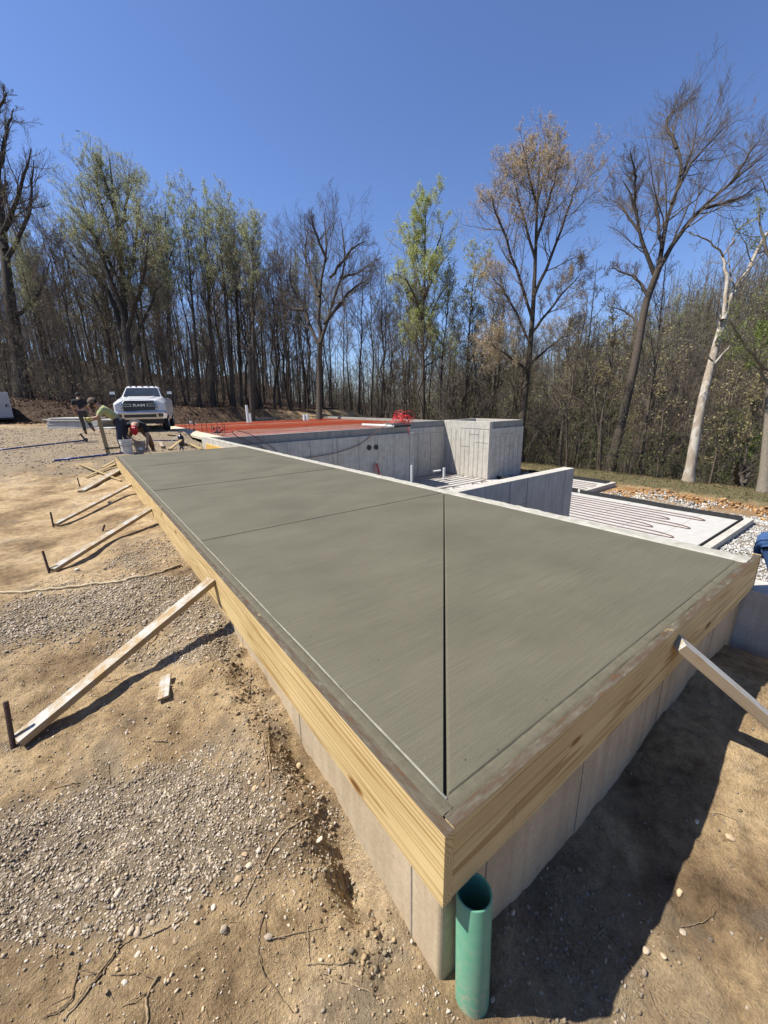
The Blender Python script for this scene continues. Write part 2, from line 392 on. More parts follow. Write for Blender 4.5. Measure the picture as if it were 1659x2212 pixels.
M_edge = concrete('edge_slurry', (.105, .094, .062), (.15, .134, .092), scale=18, bmp=.6)
# fresh broomed concrete
m, n, l, b = nmat('fresh_concrete', (.25, .24, .2), .62, 0, .35); M_slab = m
mp = mapping(n, l); mb = mapping(n, l, (2.6, 150, 1)); mb2 = mapping(n, l, (1.2, 40, 1)); mw = mapping(n, l, (.8, 1.2, 1))
a = noise(n, l, mw.outputs[0], 1.6, 6, .55); br = noise(n, l, mb.outputs[0], 1, 5, .65, .2); br2 = noise(n, l, mb2.outputs[0], 1, 4, .6); fn = noise(n, l, mp.outputs[0], 170, 5, .75)
rp = ramp(n, [(.3, (.120, .108, .070)), (.52, (.131, .118, .077)), (.72, (.142, .129, .086))]); l.new(a.outputs[0], rp.inputs[0])
rb = ramp(n, [(.3, (.84, .84, .84)), (.7, (1.12, 1.12, 1.12))]); l.new(br.outputs[0], rb.inputs[0])
rb2 = ramp(n, [(.3, (.965, .965, .965)), (.7, (1.03, 1.03, 1.03))]); l.new(br2.outputs[0], rb2.inputs[0])
rf = ramp(n, [(.3, (.76, .76, .76)), (.7, (1.16, 1.16, 1.16))]); l.new(fn.outputs[0], rf.inputs[0])
c = mixc(n, l, 1, mixc(n, l, 1, mixc(n, l, 1, rp.outputs[0], rb.outputs[0], 'MULTIPLY'), rb2.outputs[0], 'MULTIPLY'), rf.outputs[0], 'MULTIPLY')
vo = N(n, 'TexVoronoi'); vo.inputs['Scale'].default_value = 8; l.new(mp.outputs[0], vo.inputs['Vector'])
rv = ramp(n, [(.035, (.45, .45, .45)), (.06, (1, 1, 1))]); l.new(vo.outputs['Distance'], rv.inputs[0])
c = mixc(n, l, .7, c, rv.outputs[0], 'MULTIPLY')
l.new(c, b.inputs['Base Color'])
rr = ramp(n, [(.3, (.5, .5, .5)), (.7, (.72, .72, .72))]); l.new(a.outputs[0], rr.inputs[0]); l.new(rr.outputs[0], b.inputs['Roughness'])
hh = math_(n, l, 'ADD', math_(n, l, 'MULTIPLY', br.outputs[0], .7), math_(n, l, 'MULTIPLY', fn.outputs[0], .35))
bump(n, l, b, hh, .8, .005)

def wood(name, axis_, pale=(.66, .50, .245), dark=(.50, .33, .13), off=(0, 0, 0), smear=0., grey=0., knots=True, gt=.42):
    """pine: rings round a pith lying along axis_ (0 x, 1 y, 2 z), in object coordinates"""
    m, n, l, b = nmat(name, pale, .65, 0, .3)
    sc_ = [1, 1, 1]; sc_[axis_] = .035
    mp = mapping(n, l, tuple(sc_), loc=off)
    wob = noise(n, l, mp.outputs[0], 5.5, 3, .5)
    w2 = N(n, 'VectorMath', operation='SCALE'); l.new(wob.outputs['Color'], w2.inputs[0]); w2.inputs['Scale'].default_value = .16
    va = N(n, 'VectorMath', operation='ADD'); l.new(mp.outputs[0], va.inputs[0]); l.new(w2.outputs[0], va.inputs[1])
    wv = N(n, 'TexWave', wave_type='RINGS', rings_direction='XYZ'[axis_], wave_profile='SAW'); wv.inputs['Scale'].default_value = 30; wv.inputs['Distortion'].default_value = 1.2
    wv.inputs['Detail'].default_value = 2; l.new(va.outputs[0], wv.inputs['Vector'])
    p, d = np.array(pale), np.array(dark)
    rp = ramp(n, [(.0, tuple(p)), (.5, tuple(p * .95)), (.82, tuple(d * .85)), (.93, tuple(d * .8)), (1, tuple(p))]); l.new(wv.outputs['Fac'], rp.inputs[0])
    sc2 = [140, 140, 140]; sc2[axis_] = 3
    mf = mapping(n, l, tuple(sc2)); fib = noise(n, l, mf.outputs[0], 1, 3, .6)
    rf = ramp(n, [(.3, (.86, .84, .8)), (.7, (1.08, 1.08, 1.08))]); l.new(fib.outputs[0], rf.inputs[0])
    c = mixc(n, l, .8, rp.outputs[0], rf.outputs[0], 'MULTIPLY')
    mo = mapping(n, l); big = noise(n, l, mo.outputs[0], 1.7, 4, .6); rg = ramp(n, [(.3, (.88, .86, .82)), (.7, (1.07, 1.06, 1.04))]); l.new(big.outputs[0], rg.inputs[0])
    c = mixc(n, l, .9, c, rg.outputs[0], 'MULTIPLY')
    if knots:
        sk = [7, 7, 7]; sk[axis_] = 2.4
        mk = mapping(n, l, tuple(sk), loc=off); vk = N(n, 'TexVoronoi'); vk.inputs['Scale'].default_value = .80; l.new(mk.outputs[0], vk.inputs['Vector'])
        rk = ramp(n, [(.0, (.13, .055, .02)), (.055, (.20, .085, .03)), (.085, (.42, .24, .09)), (.13, (1, 1, 1))]); l.new(vk.outputs['Distance'], rk.inputs[0])
        c = mixc(n, l, .9, c, rk.outputs[0], 'MULTIPLY')
    # drips of slurry down the faces
    md = mapping(n, l, (16, 16, 1.6)); dr = noise(n, l, md.outputs[0], 1, 4, .55); rd = ramp(n, [(.70, (0, 0, 0)), (.75, (1, 1, 1))]); l.new(dr.outputs[0], rd.inputs[0])
    c = mixc(n, l, math_(n, l, 'MULTIPLY', rd.outputs[0], .45), c, (.19, .17, .13))
    if smear:
        ge = N(n, 'NewGeometry'); sx = N(n, 'SeparateXYZ'); l.new(ge.outputs['True Normal'], sx.inputs[0])
        up = math_(n, l, 'GREATER_THAN', sx.outputs[2], .5)
        ss = [34, 34, 34]; ss[axis_] = 7; msm = mapping(n, l, tuple(ss)); s1 = noise(n, l, msm.outputs[0], 1, 7, .7)
        s2 = noise(n, l, mo.outputs[0], 5, 5, .6)
        r1 = ramp(n, [(.30, (.25, .10, .028)), (.40, (.085, .050, .026)), (.5, (.095, .076, .05)), (.62, (.135, .116, .082)), (.74, (.42, .39, .33))]); l.new(s1.outputs[0], r1.inputs[0])
        r2 = ramp(n, [(.62, (1, 1, 1)), (.70, (.2, .2, .2))]); l.new(s2.outputs[0], r2.inputs[0])
        c = mixc(n, l, math_(n, l, 'MULTIPLY', math_(n, l, 'MULTIPLY', up, r2.outputs[0]), smear), c, r1.outputs[0])
    if grey:
        g1 = noise(n, l, mo.outputs[0], 11, 7, .7); r3 = ramp(n, [(gt, (0, 0, 0)), (gt + .16, (1, 1, 1))]); l.new(g1.outputs[0], r3.inputs[0])
        ge = N(n, 'NewGeometry'); sx = N(n, 'SeparateXYZ'); l.new(ge.outputs['True Normal'], sx.inputs[0])
        up = ramp(n, [(.2, (.25, .25, .25)), (.55, (1, 1, 1))]); l.new(sx.outputs[2], up.inputs[0])
        c = mixc(n, l, math_(n, l, 'MULTIPLY', math_(n, l, 'MULTIPLY', r3.outputs[0], up.outputs[0]), grey), c, (.42, .41, .37))
    l.new(c, b.inputs['Base Color'])
    bump(n, l, b, fib.outputs[0], .25, .003)
    return m
M_formL = wood('form_pine_left', 1, off=(.21, .0, .17), smear=1.0)
M_formR = wood('form_pine_right', 0, off=(.0, .17, .13), smear=1.0)
M_brace = wood('brace_pine', 0, (.40, .285, .145), (.29, .18, .078), off=(0, .1, .06), grey=.95)
M_crust = wood('crusted_pine', 0, (.40, .285, .145), (.29, .18, .078), off=(0, .1, .06), grey=1.0, gt=.30)
M_lumber = wood('lumber_pine', 0, (.48, .37, .19), (.38, .26, .115), off=(0, .08, .12))
M_rust = plain('rusty_steel', (.10, .065, .05), .8, .3, .4, 40, .3, .4)
M_black = plain('black_plastic', (.018, .018, .02), .5, 0, .3, 10)
M_pvc = plain('white_pvc', (.70, .70, .68), .4, 0, .05, 6)
M_foam = plain('white_foam', (.47, .455, .42), .75, 0, .10, 5)
M_foamc = plain('cream_foam', (.56, .50, .37), .75, 0, .10, 4)
M_pexr = plain('red_tubing', (.56, .085, .03), .4, 0, .2, 3)
M_pexo = plain('orange_tubing', (.54, .14, .055), .45, 0, .2, 3)
M_pexd = plain('brown_red_tubing', (.17, .085, .065), .45, 0, .2, 3)
M_pexb = plain('bright_red_tubing', (.68, .02, .025), .35, 0, .15, 3)
M_strip = plain('black_foam_strip', (.025, .026, .028), .8, 0, .3, 9)

# ------------------------------------------------------------------ patio
LY, SW = 11.42, 3.16
patio = empty('concrete_patio', (0, 0, 0), 'freshly broomed grey concrete patio slab with a diagonal joint', 'patio')
MB().box(.041, SW - .002, .045, LY, -.27, -.032).build('core', M_edge, patio)
def inset(poly, ds):
    P = [np.array(p, float) for p in poly]; n = len(P); out = []
    for i in range(n):
        a, b_, c_ = P[i - 1], P[i], P[(i + 1) % n]
        e1 = unit(b_ - a); e2 = unit(c_ - b_)
        d1, d2 = ds[i - 1], ds[i]; n1 = np.array([-e1[1], e1[0]]); n2 = np.array([-e2[1], e2[0]])
        A_ = np.stack([n1, n2]); r = np.array([n1 @ b_ + d1, n2 @ b_ + d2]); out.append(np.linalg.solve(A_, r))
    return out
E0 = .080; JG = .012
for poly, ds in (([(E0, E0), (SW + .01, E0), (SW + .01, SW + .01)], (.006, .001, .0055)), ([(E0, E0), (SW + .01, SW + .01), (SW + .01, 3.19), (E0, 3.19)], (.0055, .001, .010, .006)),
             ([(E0, 3.19), (SW + .01, 3.19), (SW + .01, 6.02), (E0, 6.02)], (.010, .001, .016, .006)), ([(E0, 6.02), (SW + .01, 6.02), (SW + .01, 8.95), (E0, 8.95)], (.016, .001, .02, .006)),
             ([(E0, 8.95), (SW + .01, 8.95), (SW + .01, LY), (E0, LY)], (.02, .001, .001, .006))):
    MB().prism([tuple(p) for p in inset(poly, ds)], -.05, 0).build('panel', M_slab, patio, bevel=.012, seg=3)
def wavy_strip(name, a, b_, w, z, mat, parent, amp=.004, n=160, thick=.03, seed=0, nw=5):
    """a strip of rough concrete from a to b_, w wide to the left of its run, with an uneven surface"""
    a = np.array(a, float); b_ = np.array(b_, float); d = unit(b_ - a); sd = np.array([-d[1], d[0]])
    L = np.linalg.norm(b_ - a); V = []; Q = []
    for i in range(n + 1):
        for j in range(nw + 1):
            t = i / n; u = j / nw
            p = a + d * L * t + sd * w * u
            ed = 1 if 0 < j < nw else .0
            if j == nw: p = p + sd * (float(vnoise(t * L * 9, seed, 5)) - .5) * .02
            zz = z + amp * (float(fbm(t * L * 22 + seed, u * 6, 3)) - .45) * 2 * ed - (0 if ed else .012)
            V.append((p[0], p[1], zz))
    for i in range(n):
        for j in range(nw):
            k = i * (nw + 1) + j; Q.append((k, k + nw + 1, k + nw + 2, k + 1))
    k0 = len(V)
    o = link(name, np_mesh(name, V, np.array(Q)[:, ::-1], smooth=True), parent, mat); return o
wavy_strip('edge_band', (E0 + .016, .05), (E0 + .016, LY), .062, -.002, M_edge, patio, .004, 300, seed=1)
wavy_strip('edge_band', (SW, E0 + .016), (.045, E0 + .016), .062, -.0025, M_edge, patio, .004, 140, seed=2)
MB().tube([(E0 + .008, E0 + (LY - E0) * t, -.0025 + .002 * math.sin(t * 90)) for t in np.linspace(0.0, 1, 120)], .0048, 6).build('edge_ridge', concrete('ridge_concrete', (.22, .205, .155), (.36, .34, .27), scale=20), patio, smooth=True)

form = tag(MB().box(0, .038, 0, 4.86, -.287, .001).build('form_board', M_formL, None, bevel=.003), 'yellow pine form board on the gravel side of the patio, ending at the green pipe', 'form board')
tag(MB().box(.001, .038, 4.864, 9.5, -.29, -.001).build('form_board', M_formL, None, bevel=.003), 'yellow pine form board held by two braces, in the middle of the patio side', 'form board')
tag(MB().box(0, .038, 9.504, LY + .03, -.288, 0).build('form_board', M_formL, None, bevel=.003), 'yellow pine form board at the far patio corner, near the white bucket', 'form board')
tag(MB().box(.0395, 3.44, .003, .041, -.286, 0).build('form_board', M_formR, None, bevel=.003), 'shaded pine form board above the green pipe with brown knots', 'form board')
tag(MB().box(.04, 3.1, LY + .002, LY + .04, -.15, -.004).build('form_board', M_formR, None, bevel=.002), 'low pine form board across the far end of the patio', 'form board')
es = empty('form_stake', (3.44, .02, -.3), 'short wooden stake and block at the end of the shaded form board', 'stake')
MB().bar((3.475, .03, -.62), (3.475, .03, -.01), .038, .05).build('post', M_lumber, es, bevel=.002).matrix_parent_inverse = Matrix.Translation((-3.44, -.02, .3))
MB().box(3.4445, 3.455, .0, .055, -.22, -.012).build('block', M_formR, es).matrix_parent_inverse = Matrix.Translation((-3.44, -.02, .3))

fnd = empty('patio_foundation', (0, 0, 0), 'tan concrete foundation wall below the form boards, ending at the green pipe', 'foundation wall')
pb = MB().prism([(.05, .05), (3.4185, .05), (3.4185, .25), (.25, .25), (.25, LY), (.05, LY)], -1.5, -.2875).build('wall', M_found, fnd)
bm = bmesh.new(); bm.from_mesh(pb.data)
bmesh.ops.bevel(bm, geom=[e for e in bm.edges if abs(e.verts[0].co.x - .05) < .01 and abs(e.verts[1].co.x - .05) < .01 and abs(e.verts[0].co.y - .05) < .01 and abs(e.verts[1].co.y - .05) < .01], offset=.022, segments=5, profile=.5, affect='EDGES')
bm.to_mesh(pb.data); bm.free()
M_seam = plain('seam_concrete', (.20, .18, .15), .9, 0, .3, 30)
for (x, y) in ((.0485, .20), (.0485, 1.12), (.0485, 2.05), (.0485, 3.0)): MB().box(x, x + .01, y, y + .006, -1.4, -.29).build('seam', M_seam, fnd)
for x in (.27, .95, 1.85, 2.75): MB().box(x, x + .006, .0485, .06, -1.4, -.29).build('seam', M_seam, fnd)
ret = empty('retaining_wall', (3.42, 0, 0), 'pale concrete wall running off beyond the shaded form board end', 'wall')
o = MB().box(0, .3, -3.2, .4, -2.2, -.292).build('wall', M_wall, ret, bevel=.012)
for y in (-.25, -1.1, -2.0): MB().box(-.0035, .01, y, y + .012, -1.4, -.31).build('seam', M_curb, ret)

# ------------------------------------------------------------------ house foundation
house = empty('house_foundation', (0, 0, 0), 'grey poured concrete house foundation walls with panel seams', 'foundation')
def seams(parent, plane, const, vals, z0, z1, w=.03, proud=.012, inward=1):
    for v in vals:
        q = MB()
        if plane == 'y': q.box(v, v + w, const - proud, const + .02, z0, z1)
        else: q.box(const - proud, const + .02, v, v + w, z0, z1)
        q.build('seam', M_seamw, parent)
YM = 16.0
w1 = MB().box(3.34, 13.8, YM, YM + .3, -3.6, -.42).build('wall', M_wall, house, bevel=.01)
MB().box(3.34, 13.5, YM + .1, YM + .298, -.425, -.07).build('curb', M_curb, house, bevel=.01)
seams(w1, 'y', YM, [4.3, 5.4, 6.5, 7.6, 8.75, 9.0, 10.2, 11.35, 12.4, 13.45], -3.5, -.44)
MB().box(8.78, 9.0, YM - .01, YM + .02, -.95, -.93).build('seam', M_curb, w1)
w1b = MB().box(13.6, 13.8, YM + .3, 17.9, -3.6, -.1).build('wall', M_wall, house)
w2 = MB().box(13.4, 18.0, 17.9, 18.15, -3.6, -.36).build('wall', M_wall, house, bevel=.01)
MB().box(13.4, 18.05, 17.97, 18.148, -.365, 0).build('curb', M_curb, house, bevel=.01)
seams(w2, 'y', 17.9, [14.7, 15.75, 16.8, 17.7], -3.5, -.7); MB().box(13.9, 17.95, 17.89, 17.91, -.72, -.70).build('seam', M_curb, w2)
w3 = MB().box(18.0, 18.25, 14.35, 18.15, -3.6, .0).build('wall', M_wall, house, bevel=.01)
seams(w3, 'x', 18.0, [14.75, 15.1, 15.45, 15.8, 16.15, 16.5, 16.9, 17.3], -3.5, -.5)
for (y0, y1, z) in ((14.4, 16.6, -.42), (14.45, 15.4, -1.2), (15.1, 15.9, -.75), (15.8, 16.5, -1.5)): MB().box(17.988, 18.02, y0, y1, z, z + .025).build('seam', M_curb, w3)
w4 = MB().box(18.25, 21.2, 14.35, 14.6, -3.6, -.38).build('wall', M_wall, house, bevel=.01)
MB().box(18.25, 21.2, 14.42, 14.6, -.385, 0).build('curb', M_curb, house, bevel=.01)
seams(w4, 'y', 14.35, [18.6, 19.0, 19.45, 19.9, 20.3, 20.75], -3.5, -.9)
for (x0, x1, z) in ((18.3, 19.0, -.9), (19.0, 20.3, -.75), (19.5, 20.3, -1.5)): MB().box(x0, x1, 14.338, 14.37, z, z + .025).build('seam', M_curb, w4)
MB().box(20.95, 21.2, 14.6, 18.15, -3.6, -.0).build('wall', M_wall, house, bevel=.01)
MB().box(18.25, 20.95, 17.95, 18.15, -3.6, -.0).build('wall', M_wall, house)
# outer edges of the upper floor
MB().box(17.85, 18.1, 18.15, 33.6, -.6, -.02).build('curb', M_curb, house, bevel=.01)
MB().box(3.7, 17.85, 33.4, 33.6, -.6, .03).build('curb', M_curb, house, bevel=.01)
# wall between patio and courtyard, running on past the patio's far end
cw = MB().box(SW, 3.34, .26, YM + .3, -3.6, -.012).build('courtyard_wall', M_wall, house)
o = wavy_strip('wall_top', (3.345, .03), (3.345, YM + .25), .19, .004, M_rag, house, .011, 420, seed=4, nw=7)
MB().box(3.12, SW - .001, LY + .1, YM - .4, -.7, -.21).build('plywood_form', plain('yellow_plywood', (.62, .38, .09), .7, 0, .2, 9), house)
wing = empty('wing_wall', (3.34, 3.08, 0), 'low concrete wing wall with a sunlit top and dark face behind the patio', 'wall')
ww = MB().box(0.001, 3.0, 0, .2, -3.6, 0).build('wall', M_wall, wing, bevel=.008)
for x in (1.15, 1.6, 2.72): MB().box(x, x + .01, -.004, .01, -3.5, -.01).build('seam', M_curb, ww)
MB().box(1.16, 1.6, -.004, .01, -.42, -.41).build('seam', M_curb, ww)
for (px, py) in ((797, 967), (812, 966)):
    r = ray(px, py); t = (YM - CAM_P[1]) / r[1]; p = CAM_P + r * t
    ps = empty('pipe_sleeve', (p[0], YM - .03, p[2]), 'dark round pipe sleeve, one of a pair through the grey foundation wall', 'pipe sleeve', 'pair of pipe sleeves')
    ang = [2 * math.pi * k / 20 for k in range(20)]
    V = [(math.cos(a) * rr_, yy, math.sin(a) * rr_) for rr_, yy in ((.13, .06), (.13, 0), (.118, 0), (.118, .012)) for a in ang]
    F = [(i * 20 + k, i * 20 + (k + 1) % 20, i * 20 + 20 + (k + 1) % 20, i * 20 + 20 + k) for i in range(3) for k in range(20)] + [tuple(range(60, 80))]  # last face: black disc standing in for the darkness inside the hole
    MB().add(V, F).build('sleeve', M_black, ps)

# lower floor: curbs, foam boards, heating tubes
lc = empty('floor_curb', (0, 0, ZF), 'low white concrete curb around the foam covered lower floor', 'curb')
for (x0, x1, y0, y1) in ((18.6, 18.82, 2.65, 9.2), (6.36, 18.6, 2.65, 2.87), (18.82, 22.1, 9.0, 9.2), (21.9, 22.1, 9.2, 14.34)):
    MB().box(x0, x1, y0, y1, -.6, .10).build('curb', M_wall, lc, bevel=.01)
def strip_path(name, pts, label):
    P = spline(pts, 60); q = MB()
    for a, b_ in zip(P[:-1], P[1:]): q.bar(a, b_ + (b_ - a) * .08, .035, .17)
    o = q.build(name, M_strip); tag(o, label, 'foam strip')
strip_path('edge_strip', [(18.56, 2.95, ZF + .1), (18.55, 4, ZF + .09), (18.5, 5.3, ZF + .1), (18.57, 6.6, ZF + .11), (18.56, 9.1, ZF + .1)], 'wavy black foam strip along the long curb of the lower floor')
strip_path('edge_strip', [(21.86, 9.2, ZF + .1), (21.86, 11, ZF + .1), (21.86, 14.2, ZF + .1)], 'black foam strip along the curb beyond the jog')
strip_path('edge_strip', [(18.7, 9.3, ZF + .1), (18.7, 11, ZF + .1), (18.7, 14.2, ZF + .1)], 'black foam strip across the lower floor beside the tall block')
strip_path('edge_strip', [(6.5, 2.92, ZF + .06), (12, 2.92, ZF + .06), (18.5, 2.92, ZF + .06)], 'black foam strip along the near curb by the gravel')
def foam(name, label, rects, z, mat, sx=2.42, sy=1.21):
    root = empty(name, (0, 0, z), label, 'foam floor')
    me = MB().box(0, sx - .012, 0, sy - .012, -.05, 0).mesh('foam_panel'); me.materials.append(mat)
    for (x0, x1, y0, y1) in rects:
        nx_ = max(1, round((x1 - x0) / sx)); ny_ = max(1, round((y1 - y0) / sy))
        ax = (x1 - x0) / nx_ / sx; ay = (y1 - y0) / ny_ / sy
        for i in range(nx_):
            for j in range(ny_):
                o = link('foam_panel', me, root); o.location = (x0 + i * ax * sx, y0 + j * ay * sy, random.uniform(-.004, .004)); o.scale = (ax, ay, 1)
foam('foam_floor', 'white foam boards covering the lower floor under brown tubing', [(3.4, 13.8, 3.3, 15.98), (13.8, 18.58, 2.9, 14.34), (6.4, 13.8, 2.9, 3.3), (13.82, 17.98, 14.34, 17.88), (18.82, 21.88, 9.22, 14.33)], ZF, M_foam)
foam('foam_floor', 'white foam boards under the dense orange tubing of the upper floor', [(3.8, 13.6, 16.32, 18.1), (3.8, 17.83, 18.2, 33.38)], -.20, M_foam)
def tubing(name, lines, r, mat, label, group=None, ns=5):
    """serpentine: lines is a list of (start, end) joined by U-turns"""
    P = []
    for k, (a, b_) in enumerate(lines):
        a, b_ = (np.array(a, float), np.array(b_, float)) if k % 2 == 0 else (np.array(b_, float), np.array(a, float))
        nseg = 14
        seg = [a + (b_ - a) * t for t in np.linspace(0, 1, nseg)]
        dv = unit(b_ - a); side = np.array([-dv[1], dv[0], 0])
        seg = [s + side * (random.random() - .5) * .03 + np.array([0, 0, random.random() * .006]) for s in seg]
        P += seg
        if k < len(lines) - 1:
            nx0 = np.array(lines[k + 1][1] if k % 2 == 0 else lines[k + 1][0], float)
            c_ = (b_ + nx0) / 2; rad = np.linalg.norm(nx0 - b_) / 2; u = unit(b_ - c_)
            P += [c_ + rad * (math.cos(t) * u + math.sin(t) * dv * 1.3) for t in np.linspace(.3, math.pi - .3, 7)]
    o = MB().tube(P, r, ns).build(name, mat, None, smooth=True); tag(o, label, 'tubing', group); return o
zt = ZF + .022
xs = list(np.arange(6.8, 18.2, .38))
for a in range(0, len(xs), 8):
    L = [((x, 13.9 if x > 13.9 else 15.4, zt), (x, 4.0 + .9 * (i % 4) * .5, zt)) for i, x in enumerate(xs[a:a + 8])]
    tubing('heating_tube', L, .017, M_pexd, 'thin brown-red heating tube looped back and forth over the lower white foam', 'tubing loops on the lower floor')
tubing('heating_tube', [((x, 9.6, zt), (x, 14, zt)) for x in np.arange(19.0, 21.7, .45)], .016, M_pexd, 'thin brown-red heating tube on the foam beyond the curb jog')
tubing('heating_tube', [((14.1, y, zt), (17.7, y, zt)) for y in np.arange(14.3, 17.7, .42)], .018, M_pexd, 'brown heating tube on the foam in the wall recess')
ys = [y for y in list(np.arange(16.7, 22, .36)) + list(np.arange(22.1, 33.2, .28)) if random.random() > .10]
for a in range(0, len(ys), 9):
    tubing('floor_tube', [((4.3, y, -.186), (13.3 if y < 18.2 else 17.6, y, -.186)) for y in ys[a:a + 9]], .0105, M_pexo if a % 2 else M_pexr, 'orange-red heating tube in dense rows on the upper floor', 'tubing rows on the upper floor', 5)

# ------------------------------------------------------------------ trees
def bark(name, c0, c1, scale=3, stretch=.12, lichen=None):
    m, n, l, b = nmat(name, c0, .9, 0, .15)
    mp = mapping(n, l, (1, 1, stretch)); a = noise(n, l, mp.outputs[0], scale * 6, 6, .7)
    rp = ramp(n, [(.3, c0), (.7, c1)]); l.new(a.outputs[0], rp.inputs[0]); c = rp.outputs[0]
    if lichen:
        m2 = mapping(n, l, (1, 1, .5)); g = noise(n, l, m2.outputs[0], 2.2, 5, .65); rg = ramp(n, [(.46, (0, 0, 0)), (.54, (1, 1, 1))]); l.new(g.outputs[0], rg.inputs[0])
        c = mixc(n, l, rg.outputs[0], c, lichen)
    l.new(c, b.inputs['Base Color']); bump(n, l, b, a.outputs[0], .8, .03); return m
def leafmat(name, c0, c1):
    m, n, l, b = nmat(name, c0, .6, 0, .2)
    mp = mapping(n, l); a = noise(n, l, mp.outputs[0], 1.3, 4, .7); rp = ramp(n, [(.3, c0), (.7, c1)]); l.new(a.outputs[0], rp.inputs[0])
    l.new(rp.outputs[0], b.inputs['Base Color'])
    tr = N(n, 'BsdfTranslucent'); l.new(rp.outputs[0], tr.inputs[0]); mx = N(n, 'MixShader'); mx.inputs[0].default_value = .4
    l.new(b.outputs[0], mx.inputs[1]); l.new(tr.outputs[0], mx.inputs[2]); l.new(mx.outputs[0], n['Material Output'].inputs[0]); return m
B_dark = bark('dark_bark', (.045, .036, .028), (.115, .092, .072))
B_mid = bark('grey_brown_bark', (.055, .044, .034), (.135, .108, .082))
B_pale = bark('pale_bark', (.13, .11, .085), (.25, .215, .165))
B_white = bark('white_mottled_bark', (.24, .19, .14), (.36, .30, .23), lichen=(.44, .40, .335))
T_bare = plain('bare_twigs', (.165, .135, .108), .9, 0, .35, .4, .1, 0)
T_warm = plain('budding_twigs', (.19, .145, .10), .9, 0, .3, .4, .1, 0)
L_lime = leafmat('lime_buds', (.34, .38, .10), (.50, .52, .22))
L_sage = leafmat('sage_buds', (.30, .33, .16), (.46, .47, .27))
L_olive = leafmat('olive_buds', (.24, .21, .09), (.38, .32, .17))
L_tan = leafmat('tan_catkins', (.40, .30, .17), (.56, .45, .29))
L_green = leafmat('fresh_green_leaves', (.11, .15, .035), (.21, .25, .07))
L_dark = leafmat('dull_green_leaves', (.075, .10, .025), (.16, .18, .06))

def grow(g, P, Rr, n, tlo, thi, ang, lenf, rf, S, wob, up, rmin=.004, taper=.25, lpow=.6, absL=None):
    Np, Sp, _ = P.shape
    pi = np.repeat(np.arange(Np), n) ; M = len(pi)
    t = tlo + (thi - tlo) * ((np.tile(np.arange(n), Np) + g.random(M)) / n)
    f = t * (Sp - 1); i0 = np.minimum(f.astype(int), Sp - 2); fr = (f - i0)[:, None]
    a = P[pi, i0]; b_ = P[pi, i0 + 1]; pos = a + (b_ - a) * fr
    d = unit(b_ - a); r = Rr[pi, i0] + (Rr[pi, i0 + 1] - Rr[pi, i0]) * fr[:, 0]
    plen = np.linalg.norm(np.diff(P, axis=1), axis=2).sum(1)[pi]
    rv = g.normal(size=(M, 3)); perp = unit(np.cross(d, rv))
    an = np.radians(ang) * (.65 + .7 * g.random(M))[:, None]
    dr = np.cos(an) * d + np.sin(an) * perp
    L = (plen if absL is None else absL) * lenf * (1 - lpow * t) * (.6 + .8 * g.random(M))
    r0 = np.maximum(np.minimum(r * .85, r * rf + .0), rmin)
    return walk(g, pos, dr, L, r0, S, wob, up, taper, rmin)
def walk(g, pos, dr, L, r0, S, wob, up, taper=.25, rmin=.003):
    M = len(pos); out = np.empty((M, S, 3)); out[:, 0] = pos; p = pos.copy(); d = unit(dr)
    for s in range(1, S):
        d = unit(d + g.normal(size=(M, 3)) * wob + np.array([0, 0, up]))
        p = p + d * (L / (S - 1))[:, None]; out[:, s] = p
    tt = np.linspace(0, 1, S)[None]
    R_ = np.maximum(r0[:, None] * (1 - tt * (1 - taper)), rmin * .7)
    return out, R_
def cat_parts(parts):
    V = []; Q = []; k = 0
    for v, q in parts: V.append(v); Q.append(q + k); k += len(v)
    return np.concatenate(V), np.concatenate(Q)
def leaf_quads(g, pos, size, spread):
    M = len(pos); c = pos + g.normal(size=(M, 3)) * spread
    u = unit(g.normal(size=(M, 3))); w = unit(np.cross(u, g.normal(size=(M, 3)))); s = size * (.5 + g.random(M))[:, None]
    V = np.stack([c - u * s - w * s * .5, c + u * s - w * s * .5, c + u * s + w * s * .5, c - u * s + w * s * .5], 1).reshape(-1, 3)
    return V, np.arange(M * 4).reshape(-1, 4)
